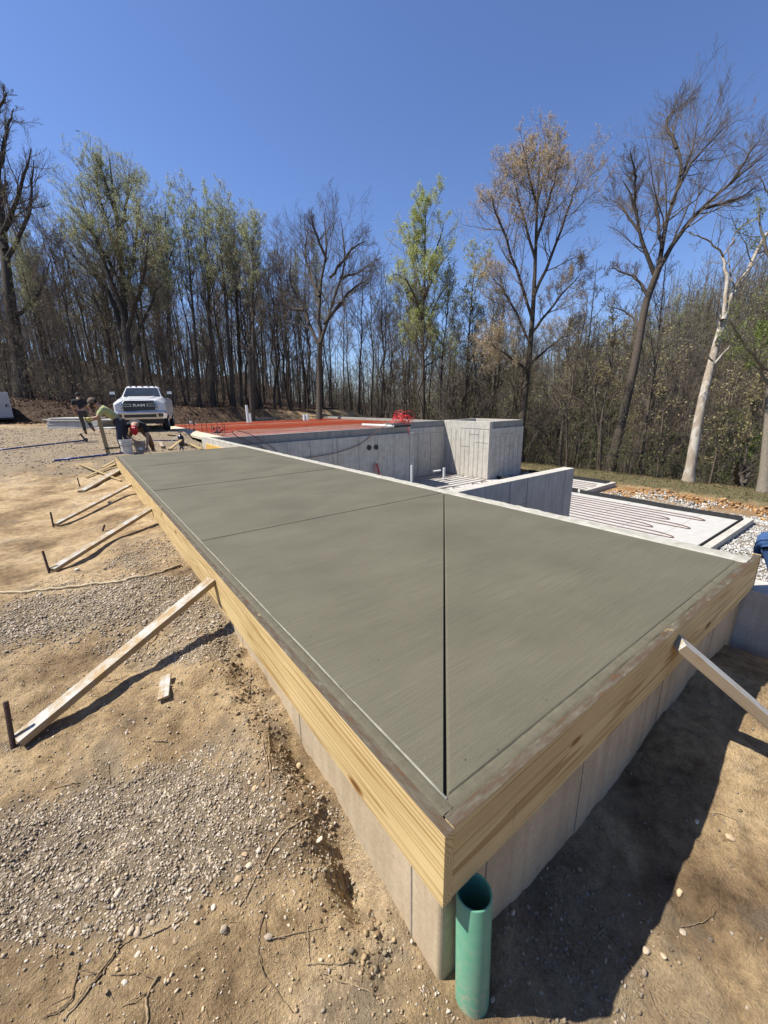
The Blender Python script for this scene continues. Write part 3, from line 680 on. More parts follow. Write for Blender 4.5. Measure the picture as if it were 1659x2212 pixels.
def tree_meshes(g, trunk, tr, limbs=None, lim=dict(), twig=(5, 4, 3), leaves=None, lod=0, bend=.0):
    """trunk (S,3) with radii tr; limbs: list of (points, r0, r1) given, or grown from the trunk. -> dict of meshes"""
    trunk = np.asarray(trunk, float); T = trunk[None]; TR = np.asarray(tr, float)[None]
    out = {}
    tv, tq = tubes(T, TR, 9 if lod == 0 else 6)
    H = np.linalg.norm(trunk[-1] - trunk[0])
    L = dict(n=24, lo=.42, hi=.98, ang=48, lenf=.34, rf=.5, wob=.16, up=.10, lpow=.55); L.update(lim)
    parts = []; big = [(tv, tq)]
    Ps = []; Rs = []
    if limbs:
        for pts, r0, r1 in limbs:
            p = spline(pts, 12); w = g.normal(size=p.shape) * .035; p[1:-1] += w[1:-1]
            Ps.append(p); Rs.append(np.linspace(1, 0, 12) ** .8 * (r0 - r1) + r1)
        P1 = np.stack(Ps); R1 = np.stack(Rs); big.append(tubes(P1, R1, 6))
        if L['n']:
            Pa, Ra = grow(g, T, TR, L['n'], L['lo'], L['hi'], L['ang'], L['lenf'], L['rf'], 12, L['wob'], L['up'], lpow=L['lpow'])
            big.append(tubes(Pa, Ra, 5)); P1 = np.concatenate([P1, Pa]); R1 = np.concatenate([R1, Ra])
    else:
        P1, R1 = grow(g, T, TR, L['n'], L['lo'], L['hi'], L['ang'], L['lenf'], L['rf'], 9, L['wob'], L['up'], lpow=L['lpow'])
        big.append(tubes(P1, R1, 5))
    a, b_, c_ = twig
    al = L.get('absL')
    P2, R2 = grow(g, P1, R1, a + 1, .15, .97, 42, .46, .36, 7, .14, .09, rmin=.008, lpow=.5)
    parts.append(tubes(P2, R2, 4 if lod == 0 else 3))
    P3, R3 = grow(g, P2, R2, b_, .12, .97, 36, .50, .5, 4, .15, .15, rmin=.0075)
    parts.append(tubes(P3, R3, 3))
    P4, R4 = grow(g, P3, R3, c_ + 1, .15, 1., 36, .62, .7, 2, .14, .12, rmin=.0062, taper=.55)
    parts.append(tubes(P4, R4, 3))
    tv, tq = cat_parts(big); out['trunk'] = np_mesh('trunk', tv, tq, smooth=True)
    v, q = cat_parts(parts); out['crown'] = np_mesh('crown', v, q)
    if leaves:
        num, size, spread = leaves
        tips = P4[:, 1:].reshape(-1, 3)
        idx = g.integers(0, len(tips), num); lv, lq = leaf_quads(g, tips[idx], size, spread)
        out['foliage'] = np_mesh('foliage', lv, lq)
    return out
def make_tree(name, loc, meshes, mats, label, group=None, rz=0, s=1.0):
    o = empty(name, loc, label, 'tree', group, rz); o.scale = (s, s, s)
    for k in ('trunk', 'crown', 'foliage'):
        if k in meshes: link(k, meshes[k], o, mats[k])
    return o
def straight(g, H, r, lean=.02, S=12, top=.12, wig=.006, flare=1.35):
    t = np.linspace(0, 1, S); off = np.cumsum(g.normal(size=(S, 2)) * H * wig, 0) + t[:, None] * g.normal(size=2) * H * lean
    P = np.c_[off - off[0], t * H]; P[0, 2] -= .4
    R_ = r * (1 - t * (1 - top)); R_[0] *= flare; return P, R_

# --- trees picked out one by one in the photograph: trunk and limbs traced at their own distance
def traced(name, label, depth, base, trunk_px, r0, r1, limbs_px=(), lim=None, twig=(6, 5, 3), leaves=None, mats=None, seed=0, jit=.9, group=None):
    g = np.random.default_rng(seed)
    B = atd(*base, depth)
    gb = gz(B[0], B[1]); foot = np.array([B[0], B[1], min(gb, B[2]) - .1])
    pts = [foot] + ([B] if B[2] - gb > .8 else []) + [atd(x, y, depth + g.normal() * .25) for x, y in trunk_px]
    P = spline(pts, 14); t = np.linspace(0, 1, 14); R_ = r0 + (r1 - r0) * t ** .8; R_[0] *= 1.3
    limbs = []
    for lp in limbs_px:
        rr0, rr1 = lp[0]; dz = g.normal() * jit * 2.2
        pp = [atd(x, y, depth + dz * (k / max(1, len(lp) - 2)) ** 1.0) for k, (x, y) in enumerate(lp[1:])]
        limbs.append((pp, rr0, rr1))
    org = Vector(foot)
    P = P - foot; limbs = [([p - foot for p in pp], a, b_) for pp, a, b_ in limbs]
    ms = tree_meshes(g, P, R_, limbs or None, lim or {}, twig, leaves)
    return make_tree(name, org, ms, mats, label, group)
MD = dict(trunk=B_dark, crown=T_bare, foliage=L_olive)
MM = dict(trunk=B_mid, crown=T_bare, foliage=L_olive)
traced('oak_tree', 'huge bare dark oak tree beside the white trailer', 31, (48, 852), [(20, 640), (6, 500), (-6, 360), (-18, 215)], .52, .07,
       [((.20, .03), (14, 560), (60, 470), (72, 345)), ((.22, .03), (8, 500), (40, 420), (68, 320)), ((.18, .03), (-4, 380), (14, 290), (30, 235)), ((.2, .03), (10, 540), (-40, 470), (-70, 380)),
        ((.16, .03), (28, 690), (80, 640), (110, 560)), ((.15, .02), (-8, 350), (-40, 280), (-60, 200)), ((.14, .02), (24, 660), (-20, 600), (-60, 590)), ((.12, .02), (-14, 260), (8, 215), (16, 200))],
       dict(n=10, lo=.5, hi=.97, lenf=.13), (13, 8, 5), None, MD, 11)
traced('poplar_tree', 'broad tall tree with pale green buds behind the white pickup truck', 33, (288, 862), [(270, 700), (262, 560), (248, 440), (236, 342)], .42, .04,
       [((.22, .025), (283, 800), (240, 640), (190, 560), (150, 470)), ((.18, .02), (272, 700), (225, 560), (165, 410)), ((.2, .02), (268, 640), (292, 540), (300, 430)), ((.2, .02), (274, 720), (310, 600), (322, 500)),
        ((.16, .02), (262, 580), (225, 460), (205, 370)), ((.15, .02), (258, 520), (275, 430), (280, 370)), ((.14, .02), (252, 470), (232, 410), (215, 350)), ((.16, .02), (280, 760), (330, 650), (345, 600)), ((.13, .02), (266, 620), (210, 520), (180, 480))],
       dict(n=0), (20, 9, 5), (60000, .026, .07), dict(trunk=B_dark, crown=T_warm, foliage=L_sage), 12)
for k, (bx, tx, ty, seed, lm, dp) in enumerate(((372, 356, 455, 21, L_lime, 36), (432, 400, 452, 22, L_sage, 38), (462, 440, 450, 23, L_lime, 37), (505, 470, 478, 24, L_sage, 36), (548, 545, 500, 25, L_sage, 35), (520, 505, 470, 26, L_sage, 40))):
    traced('slender_tree', ('slender tall tree tipped with %s buds behind the upper floor' % ('lime' if lm is L_lime else 'sage')), dp, (bx, 884), [(lerp(bx, tx, .35), 720), (lerp(bx, tx, .7), 580), (tx, ty)], .21, .02, (),
           dict(n=26, lo=.42, hi=.98, ang=36, lenf=.27, up=.17), (6, 5, 3), (9000, .030, .09), dict(trunk=B_dark, crown=T_warm, foliage=lm), seed, group='slender budding trees')
traced('oak_tree', 'wide forked bare oak tree behind the orange floor', 34, (688, 890), [(690, 800), (692, 742)], .27, .19,
       [((.17, .02), (692, 745), (690, 640), (705, 540), (700, 462)), ((.15, .02), (692, 742), (720, 650), (745, 560), (735, 470)), ((.15, .02), (690, 748), (655, 670), (628, 610), (630, 530)),
        ((.16, .02), (700, 700), (755, 630), (800, 600)), ((.14, .02), (690, 640), (660, 560), (665, 490)), ((.13, .02), (712, 600), (760, 540), (790, 520)), ((.13, .02), (705, 560), (680, 500), (672, 470)), ((.12, .02), (735, 600), (770, 590), (815, 560)), ((.12, .02), (655, 670), (620, 660), (600, 610))],
       dict(n=0), (16, 8, 5), None, dict(trunk=B_dark, crown=T_bare), 13)
traced('maple_tree', 'tree in fresh yellow-green leaf standing over the red tubing coil', 33, (914, 892), [(913, 760), (916, 620), (920, 440)], .27, .03,
       [((.10, .015), (914, 690), (880, 610), (850, 590)), ((.1, .015), (915, 650), (945, 580), (975, 545)), ((.1, .015), (915, 640), (890, 560), (872, 500)), ((.1, .015), (917, 600), (945, 530), (960, 480)), ((.08, .015), (914, 720), (950, 640), (985, 600))],
       dict(n=30, lo=.42, hi=.97, ang=42, lenf=.25, up=.14), (7, 6, 4), (34000, .034, .10), dict(trunk=B_dark, crown=T_warm, foliage=L_lime), 14)
traced('thin_tree', 'thin tree with a few sage leaves between leafy maple and tan tree', 35, (1006, 892), [(1010, 780), (1018, 650), (1030, 545)], .16, .02, (), dict(n=22, lo=.4, ang=38, lenf=.2), (6, 5, 3), (3600, .05, .1), dict(trunk=B_dark, crown=T_warm, foliage=L_sage), 15)
traced('thin_tree', 'thin grey tree next to the leafy maple', 34, (952, 892), [(955, 780), (965, 690), (972, 600)], .16, .02, (), dict(n=22, lo=.4, ang=38, lenf=.22), (6, 5, 3), (1500, .05, .1), dict(trunk=B_dark, crown=T_bare, foliage=L_sage), 16)
traced('poplar_tree', 'big tall tree with tan catkins behind the concrete block', 31, (1128, 905), [(1146, 740), (1155, 600), (1160, 450), (1168, 298)], .36, .03,
       [((.13, .02), (1150, 690), (1110, 560), (1075, 470), (1060, 420)), ((.13, .02), (1153, 640), (1200, 530), (1235, 430), (1250, 380)), ((.12, .02), (1156, 560), (1125, 450), (1105, 360)), ((.12, .02), (1158, 520), (1190, 420), (1210, 340)),
        ((.11, .02), (1145, 740), (1095, 640), (1055, 590)), ((.11, .02), (1148, 720), (1210, 640), (1255, 590)), ((.1, .02), (1160, 450), (1140, 370), (1130, 315)), ((.1, .02), (1162, 430), (1185, 350), (1195, 310)), ((.10, .02), (1140, 800), (1085, 760), (1060, 740)), ((.1, .02), (1142, 790), (1200, 740), (1240, 720))],
       dict(n=0), (20, 9, 5), (60000, .025, .07), dict(trunk=B_dark, crown=T_warm, foliage=L_tan), 17)
traced('leaning_tree', 'big bare tree leaning right with a wide forked crown at the bank edge', 27.5, (1316, 1012), [(1345, 900), (1372, 780), (1394, 660), (1422, 582)], .33, .2,
       [((.17, .025), (1422, 584), (1440, 480), (1470, 380), (1462, 310), (1450, 268)), ((.18, .025), (1422, 582), (1480, 490), (1560, 410), (1659, 330)), ((.15, .02), (1416, 600), (1385, 520), (1372, 450), (1345, 390)),
        ((.10, .015), (1450, 440), (1490, 360), (1540, 300), (1580, 260)), ((.09, .015), (1380, 500), (1345, 450), (1318, 430)), ((.09, .015), (1470, 380), (1500, 310), (1506, 252)), ((.12, .02), (1372, 450), (1372, 380), (1362, 330)),
        ((.13, .02), (1430, 540), (1418, 450), (1425, 380)), ((.12, .02), (1400, 640), (1370, 600), (1320, 580)), ((.12, .02), (1520, 450), (1590, 430), (1640, 400)), ((.1, .02), (1385, 720), (1360, 680), (1310, 660)), ((.12, .02), (1462, 320), (1440, 260), (1468, 232)), ((.10, .02), (1580, 395), (1620, 330), (1642, 300))],
       dict(n=0), (15, 8, 5), None, dict(trunk=B_dark, crown=T_bare), 18)
traced('slender_tree', 'slim grey tree growing close beside the big leaning tree', 28.5, (1383, 1012), [(1400, 880), (1420, 740), (1438, 570)], .19, .03, (), dict(n=22, lo=.4, ang=42, lenf=.24), (6, 6, 4), None, MM, 19)
traced('sycamore_tree', 'pale sycamore tree with white mottled bark and a bent limb at the grass bank', 22.5, (1487, 1037), [(1510, 900), (1535, 790), (1562, 690)], .27, .17,
       [((.16, .05), (1562, 692), (1580, 640), (1620, 570), (1659, 505), (1710, 440)), ((.12, .02), (1564, 685), (1568, 600), (1560, 560), (1578, 530)), ((.06, .015), (1578, 530), (1600, 490), (1640, 470)), ((.06, .015), (1562, 555), (1530, 520), (1480, 500)),
        ((.05, .012), (1540, 780), (1500, 740), (1440, 730)), ((.06, .015), (1690, 470), (1660, 420), (1640, 380))],
       dict(n=4, lo=.5, hi=.95, lenf=.2), (5, 5, 4), None, dict(trunk=B_white, crown=B_pale, foliage=L_green), 20)
traced('grey_tree', 'pale grey trunk at the bank edge with a white crooked side limb', 19.3, (1650, 1062), [(1662, 900), (1668, 760), (1676, 600)], .25, .12,
       [((.09, .02), (1664, 800), (1625, 770), (1575, 690)), ((.08, .02), (1666, 740), (1720, 640), (1740, 560)), ((.07, .02), (1660, 830), (1630, 790), (1600, 765)), ((.08, .02), (1676, 600), (1650, 520), (1640, 440))], dict(n=8, lo=.5, lenf=.16), (6, 6, 4), (9000, .032, .10), dict(trunk=B_pale, crown=B_pale, foliage=L_green), 27)
traced('forked_tree', 'dark twin-stemmed tree just inside the wood past the concrete block', 29, (1296, 1012), [(1300, 900), (1318, 800), (1330, 700)], .17, .03, [((.13, .02), (1297, 960), (1285, 860), (1268, 760))], dict(n=16, lo=.4, lenf=.22), (6, 6, 4), (1200, .05, .1), MM, 28)
for k, (bx, by, tx, ty, dp, seed, r) in enumerate(((1208, 1004, 1232, 700, 30, 31, .15), (1420, 1020, 1450, 720, 27, 32, .12), (1535, 1035, 1590, 800, 25, 33, .10), (1600, 1050, 1640, 820, 23, 34, .09), (1245, 1000, 1290, 560, 33, 35, .2))):
    traced('bank_tree', 'thin bare tree rising from the wood below the grass bank', dp, (bx, by), [(lerp(bx, tx, .4), lerp(by, ty, .4)), (tx, ty)], r, .02, (), dict(n=20, lo=.35, ang=46, lenf=.26), (6, 6, 3), (900, .05, .12), dict(trunk=B_mid, crown=T_bare, foliage=L_olive), seed, group='thin trees below the bank')
traced('snag', 'broken dead trunk with a splintered top behind the orange floor', 33, (545, 892), [(541, 820), (539, 752)], .2, .16, (), dict(n=9, lo=.8, hi=1., ang=50, lenf=.25), (4, 4, 3), None, MD, 36)
traced('broken_stump', 'split dead stump among brush at the bank edge', 22.5, (1598, 1052), [(1602, 1030), (1606, 1004)], .26, .12, [((.14, .05), (1594, 1046), (1590, 1020), (1594, 1000)), ((.12, .05), (1606, 1046), (1616, 1025), (1624, 1002))], dict(n=4, lo=.5, hi=1., lenf=.3), (3, 3, 2), None, dict(trunk=B_mid, crown=B_mid), 37)

# --- the wood: trees of a few kinds, copied
KINDS = []
def kind(name, label, H, r, seed, lim, twig, leaves, mats, wig=.006, lean=.02):
    g = np.random.default_rng(seed); P, R_ = straight(g, H, r, lean, wig=wig)
    KINDS.append((name, label, tree_meshes(g, P, R_, None, lim, twig, leaves), mats, H))
kind('forest_tree', 'tall bare forest tree with a narrow twiggy crown and dark trunk', 20, .15, 101, dict(n=24, lo=.45, lenf=.22, ang=38, up=.15), (6, 5, 3), (1200, .028, .09), dict(trunk=B_dark, crown=T_bare, foliage=L_olive))
kind('forest_tree', 'tall bare forest tree with crooked spreading limbs', 18, .16, 102, dict(n=20, lo=.35, lenf=.32, ang=52, wob=.22), (6, 5, 4), None, dict(trunk=B_dark, crown=T_bare), .012)
kind('forest_tree', 'straight forest tree with sparse sage-green buds', 21, .14, 103, dict(n=24, lo=.5, lenf=.2, ang=34, up=.2), (6, 5, 3), (5000, .030, .10), dict(trunk=B_dark, crown=T_warm, foliage=L_sage))
kind('forest_tree', 'brown-barked forest tree with olive buds', 17, .13, 104, dict(n=24, lo=.4, lenf=.25, ang=44), (6, 5, 3), (4000, .030, .10), dict(trunk=B_mid, crown=T_warm, foliage=L_olive))
kind('forest_tree', 'slim grey-brown forest tree branching from low down', 14, .11, 105, dict(n=30, lo=.2, lenf=.26, ang=54), (5, 5, 3), (900, .033, .15), dict(trunk=B_mid, crown=T_bare, foliage=L_olive), .01)
kind('forest_tree', 'bare forest tree with a leaning trunk and high limbs', 19, .14, 106, dict(n=20, lo=.5, lenf=.28, ang=40), (6, 5, 3), None, dict(trunk=B_mid, crown=T_bare), .008, .07)
kind('sapling', 'thin leafless sapling standing in the wood', 8, .045, 107, dict(n=22, lo=.2, lenf=.28, ang=50), (4, 4, 3), None, dict(trunk=B_mid, crown=T_bare), .014, .06)
kind('sapling', 'thin sapling with small green leaves', 7, .045, 108, dict(n=22, lo=.2, lenf=.32, ang=60, up=.03), (4, 4, 3), (2600, .034, .10), dict(trunk=B_mid, crown=T_warm, foliage=L_green), .014, .06)
kind('understory_tree', 'small spreading understory tree in bright green leaf', 8, .07, 109, dict(n=24, lo=.25, lenf=.42, ang=72, up=.0), (6, 5, 3), (11000, .034, .10), dict(trunk=B_mid, crown=T_warm, foliage=L_green), .014, .05)
ktop = [0] * len(KINDS)
def plant(k, x, y, s, g):
    name, label, ms, mats, H = KINDS[k]
    z0 = gz(x, y); v = np.array([x, y, z0]) - CAM_P; px = CX + FPX * (q_[:, 0] @ v) / (FW @ v)
    cap = float(np.interp(px, [-200, 330, 620, 860, 1000, 1250, 1900], [470, 485, 520, 575, 610, 640, 640]))   # the skyline of the wood
    r = ray(px, cap); hmax = CAM_P[2] + r[2] * (FW @ v) - z0; s = min(s, max(.35, hmax * g.uniform(.82, 1.0) / (H * 1.04)))
    o = make_tree(name, (x, y, gz(x, y) - .1), ms, mats, label, 'woodland: ' + label, g.random() * 6.28, s)
    o.rotation_euler.x = g.normal() * .03; o.rotation_euler.y = g.normal() * .03
g = np.random.default_rng(99)
FW = -q_[:, 2]
def in_clear(x, y):
    """ground kept open: the yard, the lot, the house"""
    left = (y < 34.5 + .0 * x) and (x < 19.5)
    if y < 31.5 and x < 3.5: left = True
    right = x < 26.2 - .05 * y and y < 19
    back = (x < 21.5) and (y < 35)
    return left or right or back
placed = []
def scatter(count, u0, u1, d0, d1, kinds, mind, smin=.8, smax=1.2, upw=None):
    done = 0; tries = 0
    while done < count and tries < count * 60:
        tries += 1
        px = g.uniform(u0, u1); d = d0 + (d1 - d0) * g.random() ** .8
        P = atd(px, 870, d); x, y = P[0], P[1]
        if in_clear(x, y): continue
        if any((x - a) ** 2 + (y - b_) ** 2 < mind ** 2 for a, b_ in placed): continue
        placed.append((x, y)); plant(int(g.choice(kinds)), x, y, g.uniform(smin, smax), g); done += 1
scatter(46, -120, 620, 31, 52, [0, 1, 2, 3, 5], 1.5, .75, 1.05)
scatter(44, 560, 1120, 27, 52, [0, 1, 2, 3, 5, 0], 1.5, .68, .92)
scatter(34, 1120, 1800, 30, 52, [1, 3, 4, 5, 0], 1.8, .6, .85)
scatter(36, -250, 900, 50, 75, [0, 1, 3, 5, 2], 1.6, .9, 1.2)
scatter(26, 900, 1900, 50, 75, [0, 1, 3, 4, 2], 1.8, .8, 1.0)
scatter(36, -100, 1150, 29, 50, [4, 4, 6], .8, .7, 1.05)
scatter(60, -100, 1200, 29, 46, [6, 6, 6, 6], .5, .6, 1.1)
scatter(30, 1100, 1800, 24, 44, [6, 7, 6, 4], .5, .6, 1.1)
scatter(4, 1560, 1850, 22, 40, [8, 8, 7], .8, .7, 1.1)

# --- what cannot be counted: the far wood on the hillside and the brush between the trunks
def far_wood():
    g = np.random.default_rng(5); parts = []; lv = []
    Pt = []; 
    N0 = 2700
    px = g.uniform(-450, 2100, N0); d = 70 + 75 * g.random(N0); px[:800] = g.uniform(930, 2000, 800); d[:800] = 46 + 50 * g.random(800)
    xy = np.array([atd(a, 870, b_)[:2] for a, b_ in zip(px, d)])
    z = ground_z(xy[:, 0], xy[:, 1]); H = g.uniform(11, 20, N0); H[:800] *= .72
    base = np.c_[xy, z - .3]
    T, TR = walk(g, base, np.c_[g.normal(size=(N0, 2)) * .04, np.ones(N0)], H, g.uniform(.09, .2, N0), 5, .03, .05, .2)
    parts.append(tubes(T, TR, 4))
    P1, R1 = grow(g, T, TR, 13, .35, .98, 44, .30, .45, 4, .16, .12, rmin=.022); parts.append(tubes(P1, R1, 3))
    P2, R2 = grow(g, P1, R1, 5, .2, .97, 42, .5, .6, 2, .16, .1, rmin=.015, taper=.5); parts.append(tubes(P2, R2, 3))
    v, q = cat_parts(parts)
    o = link('far_wood', np_mesh('far_wood', v, q), None, T_bare); tag(o, 'far leafless wood covering the hillside', 'wood', kind='stuff')
    tips = P2[:, 1]; tr_id = np.arange(len(tips)) // (13 * 5)
    for nm, mt, seed, lab in (('far_sage_foliage', L_sage, 1, 'sage haze of buds on the far wood'), ('far_olive_foliage', L_olive, 2, 'olive haze of buds on the far wood'), ('far_green_foliage', L_dark, 3, 'green haze of leaves on the far hillside')):
        g2 = np.random.default_rng(seed); sel = np.isin(tr_id, np.nonzero(g2.random(N0) < (.28 if seed < 3 else .22))[0]); t_ = tips[sel]
        t_ = t_[g2.integers(0, len(t_), 70000)]
        a, b_ = leaf_quads(g2, t_, .075, .3); tag(link(nm, np_mesh(nm, a, b_), None, mt), lab, 'foliage', kind='stuff')
far_wood()
def brush():
    g = np.random.default_rng(6)
    N0 = 5200; px = g.uniform(-250, 1900, N0); d = 24 + 42 * g.random(N0)
    xy = np.array([atd(a, 870, b_)[:2] for a, b_ in zip(px, d)])
    ok = np.array([not in_clear(x, y) for x, y in xy]); xy = xy[ok]; n0 = len(xy)
    z = ground_z(xy[:, 0], xy[:, 1])
    H = g.uniform(.8, 4.5, n0) * np.where(g.random(n0) < .15, 1.9, 1)
    T, TR = walk(g, np.c_[xy, z - .1], np.c_[g.normal(size=(n0, 2)) * .22, np.ones(n0)], H, g.uniform(.008, .022, n0), 5, .12, .04, .3)
    P1, R1 = grow(g, T, TR, 8, .2, .98, 52, .40, .6, 3, .2, .05, rmin=.005)
    P2, R2 = grow(g, P1, R1, 3, .2, .98, 45, .55, .7, 2, .2, .05, rmin=.004, taper=.6)
    v, q = cat_parts([tubes(T, TR, 3), tubes(P1, R1, 3), tubes(P2, R2, 3)])
    tag(link('brush', np_mesh('brush', v, q), None, T_bare), 'tangled leafless brush between the tree trunks', 'brush', kind='stuff')
    tips = np.concatenate([P1[:, 1:].reshape(-1, 3), P2[:, 1]])
    right = tips[(tips[:, 0] - .6 * tips[:, 1] > 10)]
    a, b_ = leaf_quads(g, right[g.integers(0, len(right), 80000)], .038, .10)
    tag(link('green_brush', np_mesh('green_brush', a, b_), None, L_dark), 'green leaves on the brush below the bank', 'brush', kind='stuff')
    a, b_ = leaf_quads(g, tips[g.integers(0, len(tips), 36000)], .028, .10)
    tag(link('olive_brush', np_mesh('olive_brush', a, b_), None, L_olive), 'olive buds on the brush in the wood', 'brush', kind='stuff')
brush()

def ground_cover():
    g = np.random.default_rng(8)
    n = 26000; x = g.uniform(-16, 19, n); y = 29.5 + g.random(n) ** 1.4 * 22; k = g.random(n) < m_litter(x, y); x, y = x[k], y[k]
    P = np.c_[x, y, ground_z(x, y) + .02]; V, Q = leaf_quads(g, P, .055, .015)
    tag(link('leaf_litter', np_mesh('leaf_litter', V, Q), None, plain('dead_leaves', (.15, .095, .055), .9, 0, .6, 2.2, .1, 0)), 'dead brown leaves covering the forest floor slope', 'leaves', kind='stuff')
    n = 15000; x = g.uniform(21.5, 28, n); y = g.uniform(-3, 20, n); k = g.random(n) < np.maximum(m_grass(x, y), .12 * (x > 22)); x, y = x[k], y[k]; n = len(x)
    B = np.c_[x, y, ground_z(x, y) - .01]; h = g.uniform(.04, .16, n); d = np.c_[g.normal(size=(n, 2)) * .5, np.ones(n)]
    T, TR = walk(g, B, d, h, np.full(n, .008), 3, .25, -.05, .2, .002); V, Q = tubes(T, TR, 3)
    tag(link('grass', np_mesh('grass', V, Q), None, plain('dry_grass', (.16, .14, .065), .9, 0, .5, 1.1, .1, 0)), 'short dry grass on the bank before the wood', 'grass', kind='stuff')
    n = 5000; x = g.uniform(22.5, 29, n); y = g.uniform(-3, 20, n); P = np.c_[x, y, ground_z(x, y) + .02]; V, Q = leaf_quads(g, P, .035, .012)
    tag(link('leaf_litter', np_mesh('leaf_litter', V, Q), None, MATS['dead_leaves']), 'dead leaves strewn over the grass bank', 'leaves', kind='stuff')
ground_cover()

# ------------------------------------------------------------------ lumber, stakes and pipes round the patio
def lumber(name, a, b_, w, h, mat, label, cat, group=None, up=(0, 0, 1), bevel=.002):
    """a piece of wood from a to b_, its own x axis along its length"""
    a = Vector(a); b_ = Vector(b_); L = (b_ - a).length
    o = MB().box(0, L, -w / 2, w / 2, -h / 2, h / 2).build(name, mat, None, bevel=bevel)
    x = (b_ - a).normalized(); z = Vector(up); y = z.cross(x).normalized(); z = x.cross(y)
    o.matrix_world = Matrix(((x.x, y.x, z.x, a.x), (x.y, y.y, z.y, a.y), (x.z, y.z, z.z, a.z), (0, 0, 0, 1)))
    return tag(o, label, cat, group)
def onform(px, py):
    r = ray(px, py); t = (0 - CAM_P[0]) / r[0]; return CAM_P + r * t
BR = [((462, 1250), (42, 1612), 'thick splattered brace leaning on the form between the two gravel patches', .092, .042),
      ((327, 1098), (114, 1236), 'weathered brace on the form next to the tan hose', .088, .040),
      ((284, 1046), (120, 1137), 'slim brown brace between the weathered brace and the wide plank brace', .075, .036),
      ((258, 1014), (176, 1064), 'wide plank brace near the far patio corner', .14, .040)]
for (tp, bp, lab, w, h) in BR:
    t = onform(*tp); t = t + np.array([-.012, 0, -.01]); q = gp(*bp); q[2] += .025
    lumber('brace', q, t, w, h, M_brace, lab, 'brace')
ST = [((29, 1615), (12, 1515), 'rusty steel stake at the foot of the thick splattered brace', .0125), ((107, 1238), (92, 1190), 'rusty steel stake at the foot of the weathered brace', .012),
      ((116, 1139), (109, 1106), 'rusty steel stake at the foot of the slim brown brace', .012), ((173, 1053), (167, 1032), 'rusty steel stake behind the wide plank brace', .012), ((222, 1148), (226, 1133), 'short rusty stake under the weathered brace', .012)]
for (bp, tp, lab, r) in ST:
    q = gp(*bp); d = (q - CAM_P) @ FW; top = atd(*tp, d)
    dirn = top - q
    tag(MB().tube([q - unit(dirn) * .12, q, q + dirn * .5, top - unit(dirn) * .004, top], [r, r, r, r, r * .75], 10).build('steel_stake', M_rust, None, smooth=False), lab, 'stake')
for (t, q, lab) in ((np.array([1.746, -.012, -.075]), np.array([2.16, -.66, -.755]), 'splattered brace propping the shaded form board'),):
    q[2] = gz(q[0], q[1]) + .01; lumber('brace', q, t, .11, .055, M_crust, lab, 'brace')
q1 = gp(361, 1470); q2 = gp(355, 1520)
lumber('slat_offcut', q2 + np.array([0, 0, .03]), q1 + np.array([0, 0, .03]), .062, .014, M_brace, 'grey slat lying in the shadow of the thick brace', 'slat', up=(-.3, -.5, .8))
m_, n_, l_, b__ = nmat('green_pipe_plastic', (.04, .33, .20), .42, 0, .45); M_green = m_
mp_ = mapping(n_, l_); a_ = noise(n_, l_, mp_.outputs[0], 16, 6, .7); rp_ = ramp(n_, [(.35, (.105, .315, .20)), (.6, (.135, .345, .225))]); l_.new(a_.outputs[0], rp_.inputs[0])
gr_ = N(n_, 'TexCoord'); sz_ = N(n_, 'SeparateXYZ'); l_.new(gr_.outputs['Object'], sz_.inputs[0])
dz_ = ramp(n_, [(.15, (.75, .75, .75)), (.5, (.22, .22, .22)), (.85, (.05, .05, .05))]); l_.new(math_(n_, l_, 'MULTIPLY', sz_.outputs[2], 1.9), dz_.inputs[0])
n2_ = noise(n_, l_, mp_.outputs[0], 38, 6, .75); r2_ = ramp(n_, [(.45, (0, 0, 0)), (.62, (1, 1, 1))]); l_.new(n2_.outputs[0], r2_.inputs[0])
l_.new(mixc(n_, l_, math_(n_, l_, 'MULTIPLY', r2_.outputs[0], dz_.outputs[0]), rp_.outputs[0], (.42, .36, .25)), b__.inputs['Base Color'])
gpz = -.84
gpipe = empty('drain_pipe', (.118, -.040, gpz), 'open green plastic drain pipe standing under the patio corner', 'pipe')
V_ = gpz; hgt_ = -.305 - gpz
pp = MB(); c0_ = (0, 0)
prof = [(.057, -.25), (.057, hgt_ - .004), (.0555, hgt_), (.0515, hgt_), (.050, hgt_ - .004), (.050, -.2)]
pp.lathe((0, 0, 0), prof, 40).build('pipe_wall', M_green, gpipe, smooth=True)
MB().lathe((0, 0, -.1), [(.0495, 0), (.001, 0.001)], 24).build('pipe_bottom', M_black, gpipe)
gpipe.rotation_euler = (math.radians(-2.2), math.radians(.2), 0)

